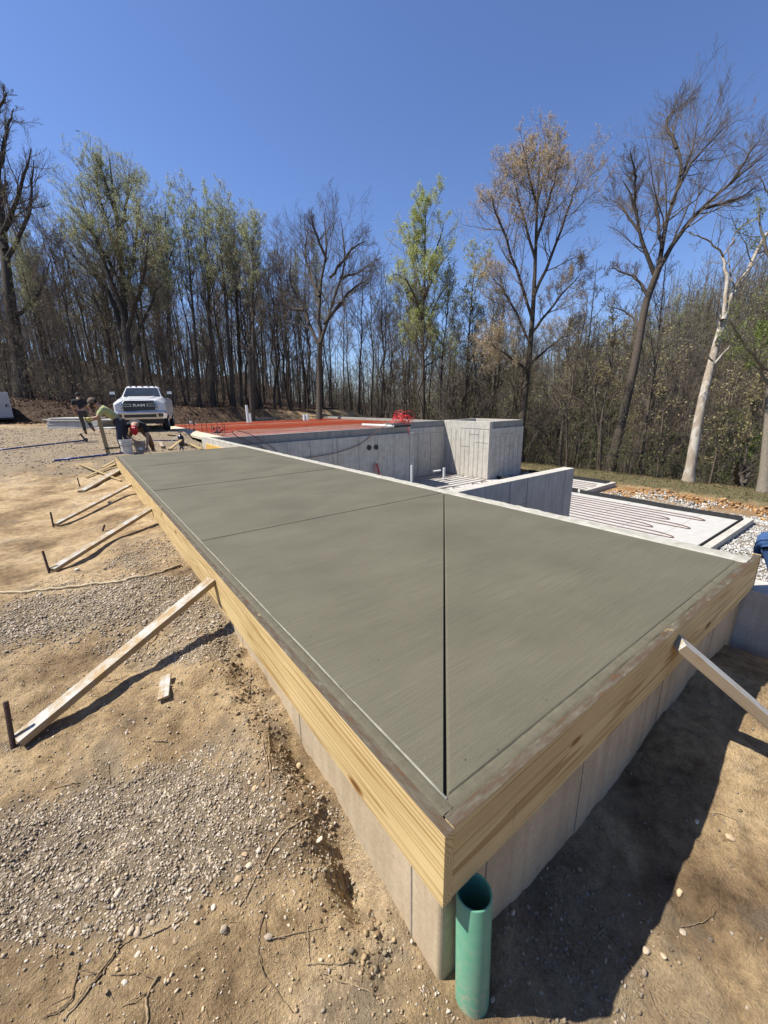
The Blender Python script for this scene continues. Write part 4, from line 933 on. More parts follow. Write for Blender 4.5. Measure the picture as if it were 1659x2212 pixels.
# ------------------------------------------------------------------ things left on the ground
def poly_ground(pts, n, lift, r0, r1, wig=.0, seed=0):
    g = np.random.default_rng(seed); P = [gp(*p) for p in pts]
    S = spline(P, n) if len(P) > 2 else np.linspace(P[0], P[1], n)
    S[:, 0] += np.cumsum(g.normal(size=n)) * wig; S[:, 1] += np.cumsum(g.normal(size=n)) * wig
    S[:, 2] = ground_z(S[:, 0], S[:, 1]) + lift + np.abs(g.normal(size=n)) * lift * .6
    return S, np.linspace(r0, r1, n)
M_root = bark('root_bark', (.30, .21, .12), (.54, .41, .25), 8); M_rootd = bark('dark_root_bark', (.20, .14, .085), (.36, .26, .16), 8)
def zA(x, y): return (.5 * x, 1592.6 + .5 * y)
def zB(x, y): return (.34 * x, 962.2 + .34 * y)
def zC(x, y): return (829.5 + .5 * x, 1592.6 + .5 * y)
ROOTS = [([zA(1400, 305), zA(1310, 370), zA(1200, 470), zA(1130, 590), zA(1045, 735)], .0085, .004, 'long forked tan root running from the footing hollow into the gravel'),
 ([zA(520, 905), zA(470, 980), zA(380, 1090), zA(270, 1238)], .007, .005, 'long brown root on the dirt below the gravel patch'),
 ([zA(500, 960), zA(420, 1060), zA(300, 1190)], .005, .003, 'thinner brown root lying alongside the long brown root'),
 ([zA(790, 795), zA(690, 850), zA(590, 890), zA(530, 930)], .006, .003, 'pale root along the lower rim of the gravel patch'),
 ([zA(690, 1040), zA(650, 1090), zA(640, 1160), zA(635, 1240)], .0065, .006, 'thick bent root on bare dirt under the gravel patch'),
 ([zA(480, 1030), zA(580, 1028), zA(685, 1040)], .0035, .005, 'thin root joining the thick bent root'),
 ([zA(1130, 0), zA(1152, 120), zA(1150, 250), zA(1130, 320)], .005, .002, 'stringy root hanging down the slope beside the footing'),
 ([zA(1160, 0), zA(1165, 120), zA(1190, 205)], .004, .002, 'second stringy root beside the footing slope'),
 ([zA(1125, 975), zA(1180, 1040), zA(1265, 1175)], .004, .0025, 'dark thin root pointing at the green pipe'),
 ([zA(1330, 1000), zA(1450, 990), zA(1525, 1000)], .0055, .004, 'short pale broken root by the green pipe'),
 ([zA(1370, 1005), zA(1500, 1060), zA(1620, 1110)], .004, .003, 'dark root running under the short pale root'),
 ([zA(465, 105), zA(468, 150), zA(470, 200)], .005, .003, 'stubby root sticking out of the gravel patch edge'),
 ([zA(235, 230), zA(290, 218), zA(345, 205)], .005, .003, 'straight pale stick at the far rim of the near gravel patch'),
 ([zA(720, 350), zA(640, 390), zA(590, 430)], .003, .002, 'thin twig crossing the near gravel patch'),
 ([zA(340, 980), zA(335, 1100), zA(300, 1160), zA(180, 1238)], .006, .003, 'forked brown root curling across bare dirt'),
 ([zA(1340, 820), zA(1335, 1000)], .003, .002, 'thin dark rootlet beside the footing hollow'),
 ([zA(1180, 880), zA(1290, 860), zA(1400, 820)], .003, .002, 'fine rootlet reaching into the footing hollow'),
 ([zA(1140, 760), zA(1130, 880), zA(1145, 960)], .003, .002, 'fine upright rootlet on the dirt slope'),
 ([zA(250, 900), zA(235, 960), zA(222, 990)], .007, .002, 'flat splintered stick at the lower gravel rim'),
 ([zB(30, 1325), zB(150, 1270)], .006, .004, 'grey stick at the rim of the far gravel patch'),
 ([zB(250, 1200), zB(330, 1165), zB(480, 1160)], .004, .003, 'dark twig lying on the far gravel patch'),
 ([zB(600, 510), zB(640, 545), zB(690, 570)], .006, .004, 'twisted twig under the weathered brace'),
 ([zB(1000, 1215), zB(960, 1260), zB(920, 1300)], .009, .004, 'dark root knob in the shade of the thick brace'),
 ([zB(1060, 1220), zB(1100, 1290), zB(1160, 1345)], .006, .003, 'tan root lying below the thick brace'),
 ([zB(105, 1385), zB(230, 1395), zB(380, 1380)], .003, .002, 'hair-thin root in front of the far gravel patch'),
 ([zB(660, 1510), zB(760, 1495), zB(860, 1440)], .004, .002, 'thin curved root between brace and its shadow'),
 ([zB(1600, 1420), zB(1590, 1520), zB(1570, 1610)], .010, .006, 'thick pale root stub beside the form board'),
 ([zB(960, 1890), zB(1050, 1895), zB(1110, 1885)], .005, .003, 'short pale root in front of the brace shadow'),
 ([zB(760, 1770), zB(790, 1805)], .005, .004, 'small dark twig in front of the brace shadow'),
 ([zC(970, 865), zC(1100, 1030), zC(1230, 1235)], .0035, .0025, 'long pale string-like root crossing the patio shadow edge'),
 ([zC(960, 835), zC(870, 940), zC(830, 1100)], .003, .002, 'dark rootlet in the patio shadow'),
 ([zC(1380, 325), zC(1440, 345), zC(1510, 370)], .004, .003, 'short twig on the sunlit dirt past the patio shadow'),
 ([zC(1280, 830), zC(1360, 805), zC(1440, 770)], .003, .002, 'thin twig near the patio shadow edge'),
 ([(1370, 1400), (1420, 1425), (1440, 1440)], .003, .002, 'pale twig in the shade below the shaded form board')]
for k, (pts, r0, r1, lab) in enumerate(ROOTS):
    r0, r1 = r0 * .62, r1 * .6; S, rr = poly_ground(pts, 16, .003, r0, r1, .0022, k)
    d = len(pts); q = MB(); q.tube(S, rr, 6)
    if r0 > .0028 and k % 2 == 0:
        i = 6; side = unit(np.cross(S[i + 1] - S[i], [0, 0, 1])); q.tube([S[i], S[i] + side * .05 + (S[i + 1] - S[i]) * 1.2 + [0, 0, .008], S[i] + side * .075 + (S[i + 1] - S[i]) * 2.6 + [0, 0, .004]], [r0 * .6, r0 * .45, r0 * .25], 5)
    tag(q.build('root', M_rootd if k % 3 == 2 else M_root, None, smooth=True), lab, 'root')
S, rr = poly_ground([zB(-60, 945), zB(0, 940), zB(290, 925), zB(600, 885), zB(900, 840), zB(1150, 770)], 60, .008, .012, .012, 0, 1)
tag(MB().tube(S, .013, 8).build('hose', plain('tan_rubber', (.42, .33, .20), .7, 0, .25, 14), None, smooth=True), 'long tan hose lying on the dirt between two braces', 'hose')
g = np.random.default_rng(77)
def rot_mats(g, n):
    q = unit(g.normal(size=(n, 4))); w, x, y, z = q.T
    return np.stack([np.stack([1 - 2 * (y * y + z * z), 2 * (x * y - z * w), 2 * (x * z + y * w)], -1), np.stack([2 * (x * y + z * w), 1 - 2 * (x * x + z * z), 2 * (y * z - x * w)], -1), np.stack([2 * (x * z - y * w), 2 * (y * z + x * w), 1 - 2 * (x * x + y * y)], -1)], 1)
PHI = (1 + 5 ** .5) / 2
ICO_V = unit(np.array([(-1, PHI, 0), (1, PHI, 0), (-1, -PHI, 0), (1, -PHI, 0), (0, -1, PHI), (0, 1, PHI), (0, -1, -PHI), (0, 1, -PHI), (PHI, 0, -1), (PHI, 0, 1), (-PHI, 0, -1), (-PHI, 0, 1)], float))
ICO_F = np.array([(0, 11, 5), (0, 5, 1), (0, 1, 7), (0, 7, 10), (0, 10, 11), (1, 5, 9), (5, 11, 4), (11, 10, 2), (10, 7, 6), (7, 1, 8), (3, 9, 4), (3, 4, 2), (3, 2, 6), (3, 6, 8), (3, 8, 9), (4, 9, 5), (2, 4, 11), (6, 2, 10), (8, 6, 7), (9, 8, 1)])
OCT_V = np.array([(1, 0, 0), (-1, 0, 0), (0, 1, 0), (0, -1, 0), (0, 0, 1), (0, 0, -1)], float); OCT_F = np.array([(0, 2, 4), (2, 1, 4), (1, 3, 4), (3, 0, 4), (2, 0, 5), (1, 2, 5), (3, 1, 5), (0, 3, 5)])
m_, n_, l_, b__ = nmat('gravel_stone', (.4, .38, .35), .85, 0, .2); M_stone = m_
vc = N(n_, 'VertexColor', layer_name='tint'); nz_ = noise(n_, l_, mapping(n_, l_).outputs[0], 140, 4, .7); rz_ = ramp(n_, [(.3, (.75, .75, .75)), (.7, (1.15, 1.15, 1.15))]); l_.new(nz_.outputs[0], rz_.inputs[0])
l_.new(mixc(n_, l_, .8, vc.outputs[0], rz_.outputs[0], 'MULTIPLY'), b__.inputs['Base Color'])
def stones(name, xy, rad, label, cols, g, ico=True, sink=.3, flat=.6):
    n = len(xy); B, F = (ICO_V, ICO_F) if ico else (OCT_V, OCT_F)
    V = B[None] * (.72 + .56 * g.random((n, len(B), 1))) * (np.array([1, .75, .0]) + np.array([0, 0, flat]))[None, None] * (.75 + .5 * g.random((n, 1, 3)))
    a = g.random(n) * 6.283; tilt = g.normal(size=(n, 2)) * .35
    V = V * rad[:, None, None]
    ca_, sa_ = np.cos(a)[:, None], np.sin(a)[:, None]
    x = V[..., 0] * ca_ - V[..., 1] * sa_; y = V[..., 0] * sa_ + V[..., 1] * ca_; z = V[..., 2] + x * tilt[:, :1] + y * tilt[:, 1:]
    zz = ground_z(xy[:, 0], xy[:, 1]) + rad * flat * (.5 - sink + .35 * g.random(n))
    W = np.stack([x + xy[:, :1], y + xy[:, 1:], z + zz[:, None]], -1).reshape(-1, 3)
    T = (F[None] + (np.arange(n) * len(B))[:, None, None]).reshape(-1, 3)
    me = np_mesh(name, W, None, T)
    cols = np.array(cols); c = cols[g.integers(0, len(cols), n)] * (.62 + .5 * g.random((n, 1)))
    C4 = np.c_[np.repeat(c, len(B), 0), np.ones(n * len(B))].astype(np.float32)
    me.color_attributes.new('tint', 'FLOAT_COLOR', 'POINT').data.foreach_set('color', C4.ravel())
    return tag(link(name, me, None, M_stone), label, 'gravel', kind='stuff')
GREYS = [(.50, .41, .30), (.58, .49, .38), (.38, .31, .23), (.52, .41, .28), (.44, .345, .245), (.62, .53, .41), (.32, .26, .195)]
TANS = [(.54, .41, .25), (.46, .34, .21), (.62, .51, .36), (.54, .47, .38), (.40, .29, .18)]
def sample(x0, x1, y0, y1, dens, sparse=0., thr=.0):
    n = int((x1 - x0) * (y1 - y0) * dens); p = np.c_[g.uniform(x0, x1, n), g.uniform(y0, y1, n)]
    k = g.random(n) < np.maximum(m_gravel(p[:, 0], p[:, 1]), sparse); return p[k]
p = sample(-2.0, .04, -.1, 2.35, 17000, .0); stones('gravel', p, .0032 + .0056 * g.random(len(p)) ** 2.6, 'loose grey pebbles of the patch near the green pipe', GREYS, g)
p = sample(-3.6, .02, 2.35, 4.9, 4200, .0); stones('gravel', p, .007 + .008 * g.random(len(p)), 'loose grey pebbles of the patch between the braces', GREYS, g, False)
p = np.c_[g.uniform(-2.6, .03, 30000), g.uniform(-.3, 4.5, 30000)]; stones('pebbles', p, .002 + .0065 * g.random(len(p)) ** 4, 'tan pebbles and crumbs scattered over the dirt', TANS, g)
p = sample(.08, 3.2, -1.6, .05, 2600, .05); stones('gravel', p, .004 + .007 * g.random(len(p)) ** 2, 'pebbles in the shade beside the patio', [tuple(.62 * np.array(t_)) for t_ in TANS + GREYS[2:5]], g)  # tints darkened so the patio's shade is carried in the stone colour
p = sample(-12, 3.3, 10.6, 29, 55, 0.); stones('gravel', p, .015 + .022 * g.random(len(p)) ** 2, 'coarse brown-grey gravel of the parking lot', [(.40, .32, .235), (.50, .41, .31), (.28, .22, .155), (.54, .47, .38)], g, False)
p = sample(18.85, 22.0, -2.5, 8.95, 420, 0.); stones('gravel', p, .025 + .03 * g.random(len(p)), 'white crushed stone outside the lower floor curb', [(.62, .60, .55), (.52, .50, .46), (.70, .68, .63), (.42, .40, .36)], g, False)
p = sample(12, 18.6, -1.0, 2.62, 300, 0.); stones('gravel', p, .025 + .03 * g.random(len(p)), 'white crushed stone in front of the near curb', [(.62, .60, .55), (.52, .50, .46), (.70, .68, .63), (.42, .40, .36)], g, False)
n = 1500; p = np.c_[-.02 + np.abs(g.normal(size=n)) * -.11, g.uniform(.15, 2.4, n)]; stones('dirt_clods', p, .003 + .011 * g.random(n) ** 3, 'crumbled dark brown clods along the footing', [(.20, .135, .075), (.30, .21, .115), (.40, .29, .165), (.34, .28, .19)], g)
n = 1500; p = np.c_[g.normal(20.6, .55, n), g.uniform(1, 8.5, n)]; stones('clay_clods', p, .03 + .09 * g.random(n) ** 2, 'crumbled orange clay clods of the bank', [(.40, .22, .09), (.30, .16, .065), (.48, .30, .14)], g, False)
n = 2600; p = np.c_[g.uniform(-2.2, 0, n), g.uniform(-.2, 3.2, n)]
dr = g.random(n) * 6.283; ln = .012 + .03 * g.random(n) ** 2
a_ = np.c_[p, ground_z(p[:, 0], p[:, 1]) + .002]; b2 = a_ + np.c_[np.cos(dr) * ln, np.sin(dr) * ln, g.normal(size=n) * .004]
v_, q_2 = tubes(np.stack([a_, b2], 1), np.stack([np.full(n, .0011), np.full(n, .0007)], 1), 3)
tag(link('twig_litter', np_mesh('twig_litter', v_, q_2), None, M_root), 'tiny rootlets and straw scattered over the dirt', 'litter', kind='stuff')
BIG = [zA(345, 655), zA(515, 690), zA(650, 790), zA(665, 820), zA(595, 855), zA(595, 940), zA(1010, 75), zA(1090, 315), zA(1100, 230), zA(1080, 205), zA(925, 745), zA(760, 880), zA(970, 850), zA(545, 1075), zA(1160, 870), zA(565, 845), zA(850, 815), zA(1380, 460), zA(1230, 300), zA(1290, 130), zA(1060, 510), zA(1080, 570), zA(1120, 500), zA(1030, 620), zA(970, 175),
       zB(835, 910), zB(765, 835), zB(850, 825), zB(920, 1135), zB(490, 795), zB(665, 790), zB(1480, 1970), zB(520, 830), zB(1360, 1130), zB(1390, 1080), zB(1330, 1260), zB(700, 370), zB(250, 955),
       zC(1290, 850), zC(1205, 955), zC(1130, 940), zC(1350, 370), zC(470, 1135), zC(1270, 690), zC(1495, 440), zC(555, 770)]
for k, pt in enumerate(BIG):
    q = gp(*pt); d = np.linalg.norm(q - CAM_P); r = (.0085 + .007 * g.random()) * (d / 1.9) ** .7
    V = ICO_V * (.75 + .5 * g.random((12, 1))) * np.array([1.15, .85, .62]) * r
    bm = bmesh.new(); me = MB().add(V, ICO_F).mesh('stone'); bm.from_mesh(me); bmesh.ops.bevel(bm, geom=list(bm.edges), offset=r * .12, segments=1, affect='EDGES'); bm.to_mesh(me); bm.free()
    me.color_attributes.new('tint', 'FLOAT_COLOR', 'POINT').data.foreach_set('color', np.tile(np.r_[np.array((GREYS + TANS)[k % 12]) * g.uniform(.8, 1.15), 1], len(me.vertices)).astype(np.float32))
    o = link('stone', me, None, M_stone); o.location = (q[0], q[1], q[2] + r * .25); o.rotation_euler = (g.normal() * .3, g.normal() * .3, g.random() * 6)
    tag(o, 'loose fist-sized stone lying on the ground beside the patio' if r > .018 else 'loose walnut-sized stone lying on the ground beside the patio', 'stone', 'single stones beside the patio')

# ------------------------------------------------------------------ pickup truck
M_white = plain('white_paint', (.62, .62, .62), .22, 0, .03, 2, .5, 0); M_chrome = plain('chrome', (.62, .62, .63), .18, .9, .05, 6, .5, 0)
M_gloss = plain('black_gloss', (.012, .012, .013), .25, 0, .2, 6, .5, 0); M_tyre = plain('tyre_rubber', (.025, .024, .023), .85, 0, .3, 14)
M_lens = plain('headlight_lens', (.13, .135, .145), .12, .3, .4, 30, .6, 0); M_amber = plain('amber_lens', (.25, .08, .02), .3)
m_, n_, l_, b__ = nmat('windshield_glass', (.02, .026, .032), .06, 0, .6); M_glass = m_
fr_ = noise(n_, l_, mapping(n_, l_).outputs[0], 1.2, 3); rr_ = ramp(n_, [(.3, (.014, .018, .022)), (.7, (.035, .042, .05))]); l_.new(fr_.outputs[0], rr_.inputs[0]); l_.new(rr_.outputs[0], b__.inputs['Base Color'])
def loft(secs, close=True):
    """secs: list of equal-length rings"""
    V = [p for s in secs for p in s]; n = len(secs[0]); F = []
    for i in range(len(secs) - 1):
        for k in range(n):
            k2 = (k + 1) % n; F.append((i * n + k, i * n + k2, (i + 1) * n + k2, (i + 1) * n + k))
    F.append(tuple(range(n))[::-1]); F.append(tuple(range((len(secs) - 1) * n, len(secs) * n)))
    return V, F
def text_mesh(s, size, depth, bold=.02):
    cu = bpy.data.curves.new('lettering', 'FONT'); cu.body = s; cu.size = size; cu.extrude = depth; cu.align_x = 'CENTER'; cu.offset = bold; cu.resolution_u = 3
    o = bpy.data.objects.new('lettering', cu); COL.objects.link(o); bpy.context.view_layer.update()
    me = bpy.data.meshes.new_from_object(o.evaluated_get(bpy.context.evaluated_depsgraph_get())); bpy.data.objects.remove(o); me.name = 'lettering'; me.materials.clear(); return me
tp = atd(310, 930, 18.0)
truck = empty('pickup_truck', (tp[0], tp[1], gz(tp[0], tp[1])), 'white heavy duty pickup truck with a black grille, parked facing the patio', 'pickup truck', None, math.radians(-13))
def ring(y, w0, w1, z0, z1, z2, wtop):   # cross section: sill width w0, belt w1 at z1, top wtop at z2
    return [(-w0, y, z0), (w0, y, z0), (w1, y, z0 + .2), (w1, y, z1), (wtop, y, z2), (-wtop, y, z2), (-w1, y, z1), (-w1, y, z0 + .2)]
V, F = loft([ring(0.0, .86, .92, .62, 1.20, 1.36, .66), ring(.10, .93, .99, .58, 1.24, 1.41, .74), ring(.45, .95, 1.02, .55, 1.27, 1.45, .80), ring(1.35, .95, 1.02, .5, 1.32, 1.52, .84),
             ring(1.55, .95, 1.01, .45, 1.34, 1.55, .86), ring(3.6, .95, 1.01, .45, 1.34, 1.50, .97), ring(3.7, .95, 1.01, .45, 1.34, 1.48, .98), ring(5.7, .95, 1.01, .55, 1.34, 1.48, .98)])
body = MB().add(V, F).build('body', M_white, truck, bevel=.03, smooth=True)
V, F = loft([[(-.84, 1.42, 1.50), (.84, 1.42, 1.50), (.84, 3.55, 1.48), (-.84, 3.55, 1.48)], [(-.68, 2.12, 1.98), (.68, 2.12, 1.98), (.70, 3.35, 1.98), (-.70, 3.35, 1.98)], [(-.60, 2.25, 2.055), (.60, 2.25, 2.055), (.62, 3.25, 2.055), (-.62, 3.25, 2.055)]])
MB().add(V, F).build('cab', M_white, truck, bevel=.03, smooth=True)
hd = MB().add(*loft([[(-.42, .12, 1.40), (.42, .12, 1.40), (.36, .12, 1.435), (-.36, .12, 1.435)], [(-.62, 1.4, 1.50), (.62, 1.4, 1.50), (.54, 1.4, 1.575), (-.54, 1.4, 1.575)]])).build('hood_bulge', M_white, truck, bevel=.012, smooth=True)
def quad_panel(name, P, t, mat, parent, bevel=0):
    P = [np.array(p, float) for p in P]; nn = unit(np.cross(P[1] - P[0], P[3] - P[0])) * t
    V = P + [p + nn for p in P]; return MB().add(V, [(3, 2, 1, 0), (4, 5, 6, 7), (0, 1, 5, 4), (1, 2, 6, 5), (2, 3, 7, 6), (3, 0, 4, 7)]).build(name, mat, parent, bevel=bevel)
ws = quad_panel('windshield', [(-.75, 1.50, 1.575), (.75, 1.50, 1.575), (.64, 2.06, 1.955), (-.64, 2.06, 1.955)], .015, M_glass, truck)
for s in (-1, 1): MB().tube([(s * .1, 1.46, 1.585), (s * .1 - .45 * s, 1.53, 1.62)], .008, 5).build('wiper', M_black, ws)
for s in (-1, 1):
    quad_panel('side_window', [(s * .845, 1.75, 1.52), (s * .845, 3.35, 1.52), (s * .715, 3.2, 1.93), (s * .715, 2.2, 1.93)][::s], .012, M_glass, truck)
grl = MB().add(*loft([[(-.60, -.035, .92), (.60, -.035, .92), (.64, -.035, 1.10), (.56, -.02, 1.345), (-.56, -.02, 1.345), (-.64, -.035, 1.10)], [(-.60, .05, .92), (.60, .05, .92), (.64, .05, 1.10), (.56, .05, 1.345), (-.56, .05, 1.345), (-.64, .05, 1.10)]])).build('grille', M_gloss, truck, bevel=.02)
MB().tube([(-.60, -.045, .925), (.60, -.045, .925), (.655, -.05, 1.10), (.575, -.035, 1.355), (-.575, -.035, 1.355), (-.655, -.05, 1.10), (-.60, -.045, .925)], .022, 6).build('grille_surround', M_chrome, grl, smooth=True)
for s in (-1, 1):
    q = MB(); q.bar((s * .31, -.055, 1.215), (s * .58, -.052, 1.215), .02, .016); q.bar((s * .31, -.055, 1.125), (s * .60, -.052, 1.125), .02, .016); q.bar((s * .31, -.055, 1.117), (s * .31, -.055, 1.223), .02, .018, (0, 1, 0)); q.build('grille_bar', M_chrome, grl)
lm = text_mesh('RAM', .17, .008, .003); lm.materials.append(M_chrome)
lt = link('lettering', lm, grl); lt.location = (0, -.06, 1.108); lt.rotation_euler = (math.pi / 2, 0, 0); lt.scale = (1.35, 1, 1)
for s in (-1, 1):
    h = MB().add(*loft([[(s * .66, -.02, 1.02), (s * .97, .10, 1.03), (s * .985, .12, 1.24), (s * .64, -.01, 1.27)][::s], [(s * .66, .1, 1.02), (s * .95, .2, 1.03), (s * .96, .22, 1.24), (s * .64, .1, 1.27)][::s]])).build('headlight', M_lens, truck, bevel=.012)
    MB().lathe((0, 0, 0), [(.055, 0), (.05, .02), (.001, .03)], 14).build('lamp_bowl', M_chrome, h).matrix_local = Matrix.Translation((s * .76, .0, 1.14)) @ Matrix.Rotation(math.pi / 2, 4, 'X')
    MB().lathe((0, 0, 0), [(.055, 0), (.05, .02), (.001, .03)], 14).build('lamp_bowl', M_chrome, h).matrix_local = Matrix.Translation((s * .89, .05, 1.14)) @ Matrix.Rotation(math.pi / 2, 4, 'X')
bp_ = MB().add(*loft([[(-1.0, .02, .60), (-.85, -.13, .56), (.85, -.13, .56), (1.0, .02, .60), (1.02, .12, .62), (-1.02, .12, .62)], [(-1.03, .02, .80), (-.87, -.15, .86), (.87, -.15, .86), (1.03, .02, .80), (1.04, .12, .80), (-1.04, .12, .80)], [(-1.0, .02, .90), (-.84, -.11, .90), (.84, -.11, .90), (1.0, .02, .90), (1.0, .12, .9), (-1.0, .12, .9)]])).build('bumper', M_chrome, truck, bevel=.012)
MB().box(-.62, .62, -.162, -.12, .645, .775).build('intake', M_gloss, bp_, bevel=.01)
for s in (-1, 1):
    f_ = MB().box(s * .80 - .095, s * .80 + .095, -.160, -.1, .66, .80).build('fog_light', M_gloss, truck, bevel=.015)
    MB().lathe((0, 0, 0), [(.04, 0), (.035, .012), (.001, .016)], 12).build('lens', M_lens, f_).matrix_local = Matrix.Translation((s * .80, -.165, .73)) @ Matrix.Rotation(math.pi / 2, 4, 'X')
MB().box(-.85, .85, -.02, 5.5, .36, .62).build('chassis', M_black, truck)
for s in (-1, 1):
    mi = MB().box(s * 1.17 - .115, s * 1.17 + .115, 1.50, 1.62, 1.50, 1.80).build('mirror', M_gloss, truck, bevel=.03)
    MB().bar((s * .80, 1.62, 1.50), (s * 1.12, 1.58, 1.55), .05, .05).build('mirror_arm', M_black, mi)
    MB().box(s * 1.17 - .10, s * 1.17 + .10, 1.485, 1.499, 1.66, 1.785).build('mirror_cap', M_chrome, mi, bevel=.01)
for x in (-.5, -.26, 0, .26, .5):
    MB().box(x - .03, x + .03, 2.16, 2.26, 2.03, 2.075).build('clearance_light', M_amber, truck, bevel=.008)
for s in (-1, 1):
    for y in (1.0, 4.75):
        wh = empty('wheel', (s * .88, y, .41)); wh.parent = truck; wh.rotation_euler = (0, math.pi / 2, 0)
        MB().lathe((0, 0, 0), [(.25, -.13), (.36, -.14), (.405, -.10), (.41, 0), (.405, .10), (.36, .14), (.25, .13)], 32).build('tyre', M_tyre, wh, smooth=True)
        MB().lathe((0, 0, 0), [(.25, -.12), (.23, -.09), (.10, -.06), (.001, -.075)], 24).build('rim', M_chrome, wh, smooth=True)
        MB().lathe((0, 0, 0), [(.25, .12), (.23, .09), (.10, .06), (.001, .075)], 24).build('rim', M_chrome, wh, smooth=True)
MB().box(-.98, .98, 3.72, 3.76, 1.2, 1.50).build('bed_wall', M_white, truck)
MB().box(-.22, .22, -.17, -.155, .50, .56).build('tow_hooks', M_black, truck)

# ------------------------------------------------------------------ trailer, foam boards, tools in the lot
tq = atd(31, 905, 24.0); g0 = gz(tq[0] - .8, tq[1] + .4)
trl = empty('box_trailer', (tq[0], tq[1], g0), 'white box trailer with a black latch at the leaf covered slope', 'trailer', None, math.radians(12))
hb = max(.25, tq[2] - g0)
MB().box(-3.4, 0, 0, 1.9, hb, hb + 1.45).build('box', plain('trailer_white', (.46, .46, .45), .5, 0, .06, 3), trl, bevel=.02)
MB().box(-.93, -.90, -.006, .01, hb + .06, hb + 1.40).build('door_seam', M_black, trl)
lt = MB().box(-.24, -.10, -.03, .0, hb + .62, hb + .76).build('latch', M_black, trl, bevel=.006); MB().box(-.16, -.12, -.04, -.028, hb + .65, hb + .73).build('latch_handle', M_pvc, lt)
MB().box(-3.4, 0, .05, 1.85, hb - .1, hb - .002).build('frame', M_black, trl)
for x in (-1.0, -2.6): 
    w_ = MB().lathe((0, 0, 0), [(.12, -.09), (.24, -.1), (.26, 0), (.24, .1), (.12, .09), (.001, .08)], 20).build('wheel', M_tyre, trl, smooth=True); w_.location = (x, .22, .24); w_.rotation_euler = (math.pi / 2, 0, 0)
pl = atd(100, 921, 22.0); pr = atd(236, 921, 21.0); ang = math.atan2(pr[1] - pl[1], pr[0] - pl[0]); Lp = np.hypot(*(pr - pl)[:2])
zb = gz(*((pl + pr) / 2)[:2])
FB = [(0, Lp * .82, 0, 1.2, 0, .10), (.02, Lp * .80, .03, 1.2, .102, .10), (.05, Lp * .82, .0, 1.2, .204, .10), (0.1, Lp * .84, .05, 1.15, .306, .09), (.12, Lp * .70, -.02, 1.1, .398, .05), (-.45, Lp * .45, .2, 1.0, .45, .05), (.12, Lp * .66, .1, 1.2, .502, .06), (Lp * .72, Lp * 1.02, .2, 1.2, .41, .06), (Lp * .86, Lp * 1.12, -.3, .5, -.02, .09)]
for k, (x0, x1, y0, y1, z, h) in enumerate(FB):
    o = MB().box(x0, x1, y0, y1, 0, h - .003).build('foam_board', M_foam, None, bevel=.006); o.location = (pl[0], pl[1], zb + z); o.rotation_euler = (0, 0, ang + g.normal() * .012)
    tag(o, ['bottom board of the white foam stack on the gravel lot', 'second lowest board of the white foam stack', 'middle board of the white foam stack', 'fourth board up in the white foam stack', 'fifth board up in the white foam stack', 'thin foam board sticking out of the stack towards the trailer', 'topmost long board of the white foam stack', 'short foam piece on the stack behind the stooping workers', 'foam offcut on the ground beside the stack'][k], 'foam board')
def on_ground(px, py, z=None): return gp(px, py) if z is None else onz(px, py, z)
qb = gp(181, 924); tag(MB().box(-.08, .08, -.05, .05, 0, .46).build('wood_block', M_brace, None, bevel=.004), 'grey upright wood block in front of the foam stack', 'block').location = qb
M_bluep = plain('blue_pole', (.018, .04, .16), .35, .2, .2, 4)
def pole(name, a, b_, r, mat, label, cat, head=None):
    root = empty(name, a, label, cat); mb_ = MB().tube([(0, 0, 0), tuple((np.array(b_) - a) * .33), tuple((np.array(b_) - a) * .66), tuple(np.array(b_) - a)], r, 8).build('pole', mat, root, smooth=True)
    for t in (.33, .66): MB().tube([tuple((np.array(b_) - a) * (t - .004)), tuple((np.array(b_) - a) * (t + .004))], r * 1.15, 8).build('joint', M_pvc, root)
    return root
a1 = gp(-30, 978); a1[2] += .03; b1 = gp(186, 957); b1[2] += .10
pr1 = pole('bull_float', a1, b1, .024, M_bluep, 'bull float with a long blue handle lying across the gravel lot', 'float tool')
hv = b1 - a1
MB().bar(tuple(hv + [-.35, .0, -.06]), tuple(hv + [.35, .15, -.06]), .20, .025).build('blade', M_chrome, pr1)
MB().bar(tuple(hv + [-.02, -.02, -.05]), tuple(hv + [.02, .03, .06]), .10, .10).build('bracket', M_black, pr1)
MB().bar(tuple(hv + [0, 0, 0]), tuple(hv + [-.12, .02, .24]), .05, .05).build('grip', M_rust, pr1)
a2 = gp(118, 998); a2[2] += .03; b2_ = gp(268, 981); b2_[2] += .03
pole('float_handle', a2, b2_, .026, M_bluep, 'blue handle pole on the dirt by the far patio corner', 'pole')
a3 = gp(322, 953); a3[2] += .02; b3 = gp(384, 953); b3[2] += .02
pole('float_handle', a3, b3, .018, M_bluep, 'thin blue pole lying behind the stooping worker in the red cap', 'pole')
def bucket(px, py, depth, h, r, label, mat):
    q = atd(px, py, depth); z0 = gz(q[0], q[1]); root = empty('bucket', (q[0], q[1], z0), label, 'bucket')
    MB().lathe((0, 0, 0), [(.001, .004), (r * .86, 0), (r * .93, h * .66), (r * 1.05, h * .67), (r * 1.05, h * .71), (r * .96, h * .72), (r * .97, h * .80), (r * 1.06, h * .81), (r * 1.06, h * .85), (r * .98, h * .86), (r, h * .96), (r * 1.06, h * .97), (r * 1.06, h), (r * .96, h), (r * .85, .02), (.001, .02)], 28).build('pail', mat, root, smooth=False)
    MB().tube([(r * 1.07 * math.cos(t), -r * .3 * math.sin(t) - r * .9 * (math.sin(t)), h * .80 - .10 * math.sin(t)) for t in np.linspace(0, math.pi, 12)], .004, 5).build('handle', M_rust, root); return root
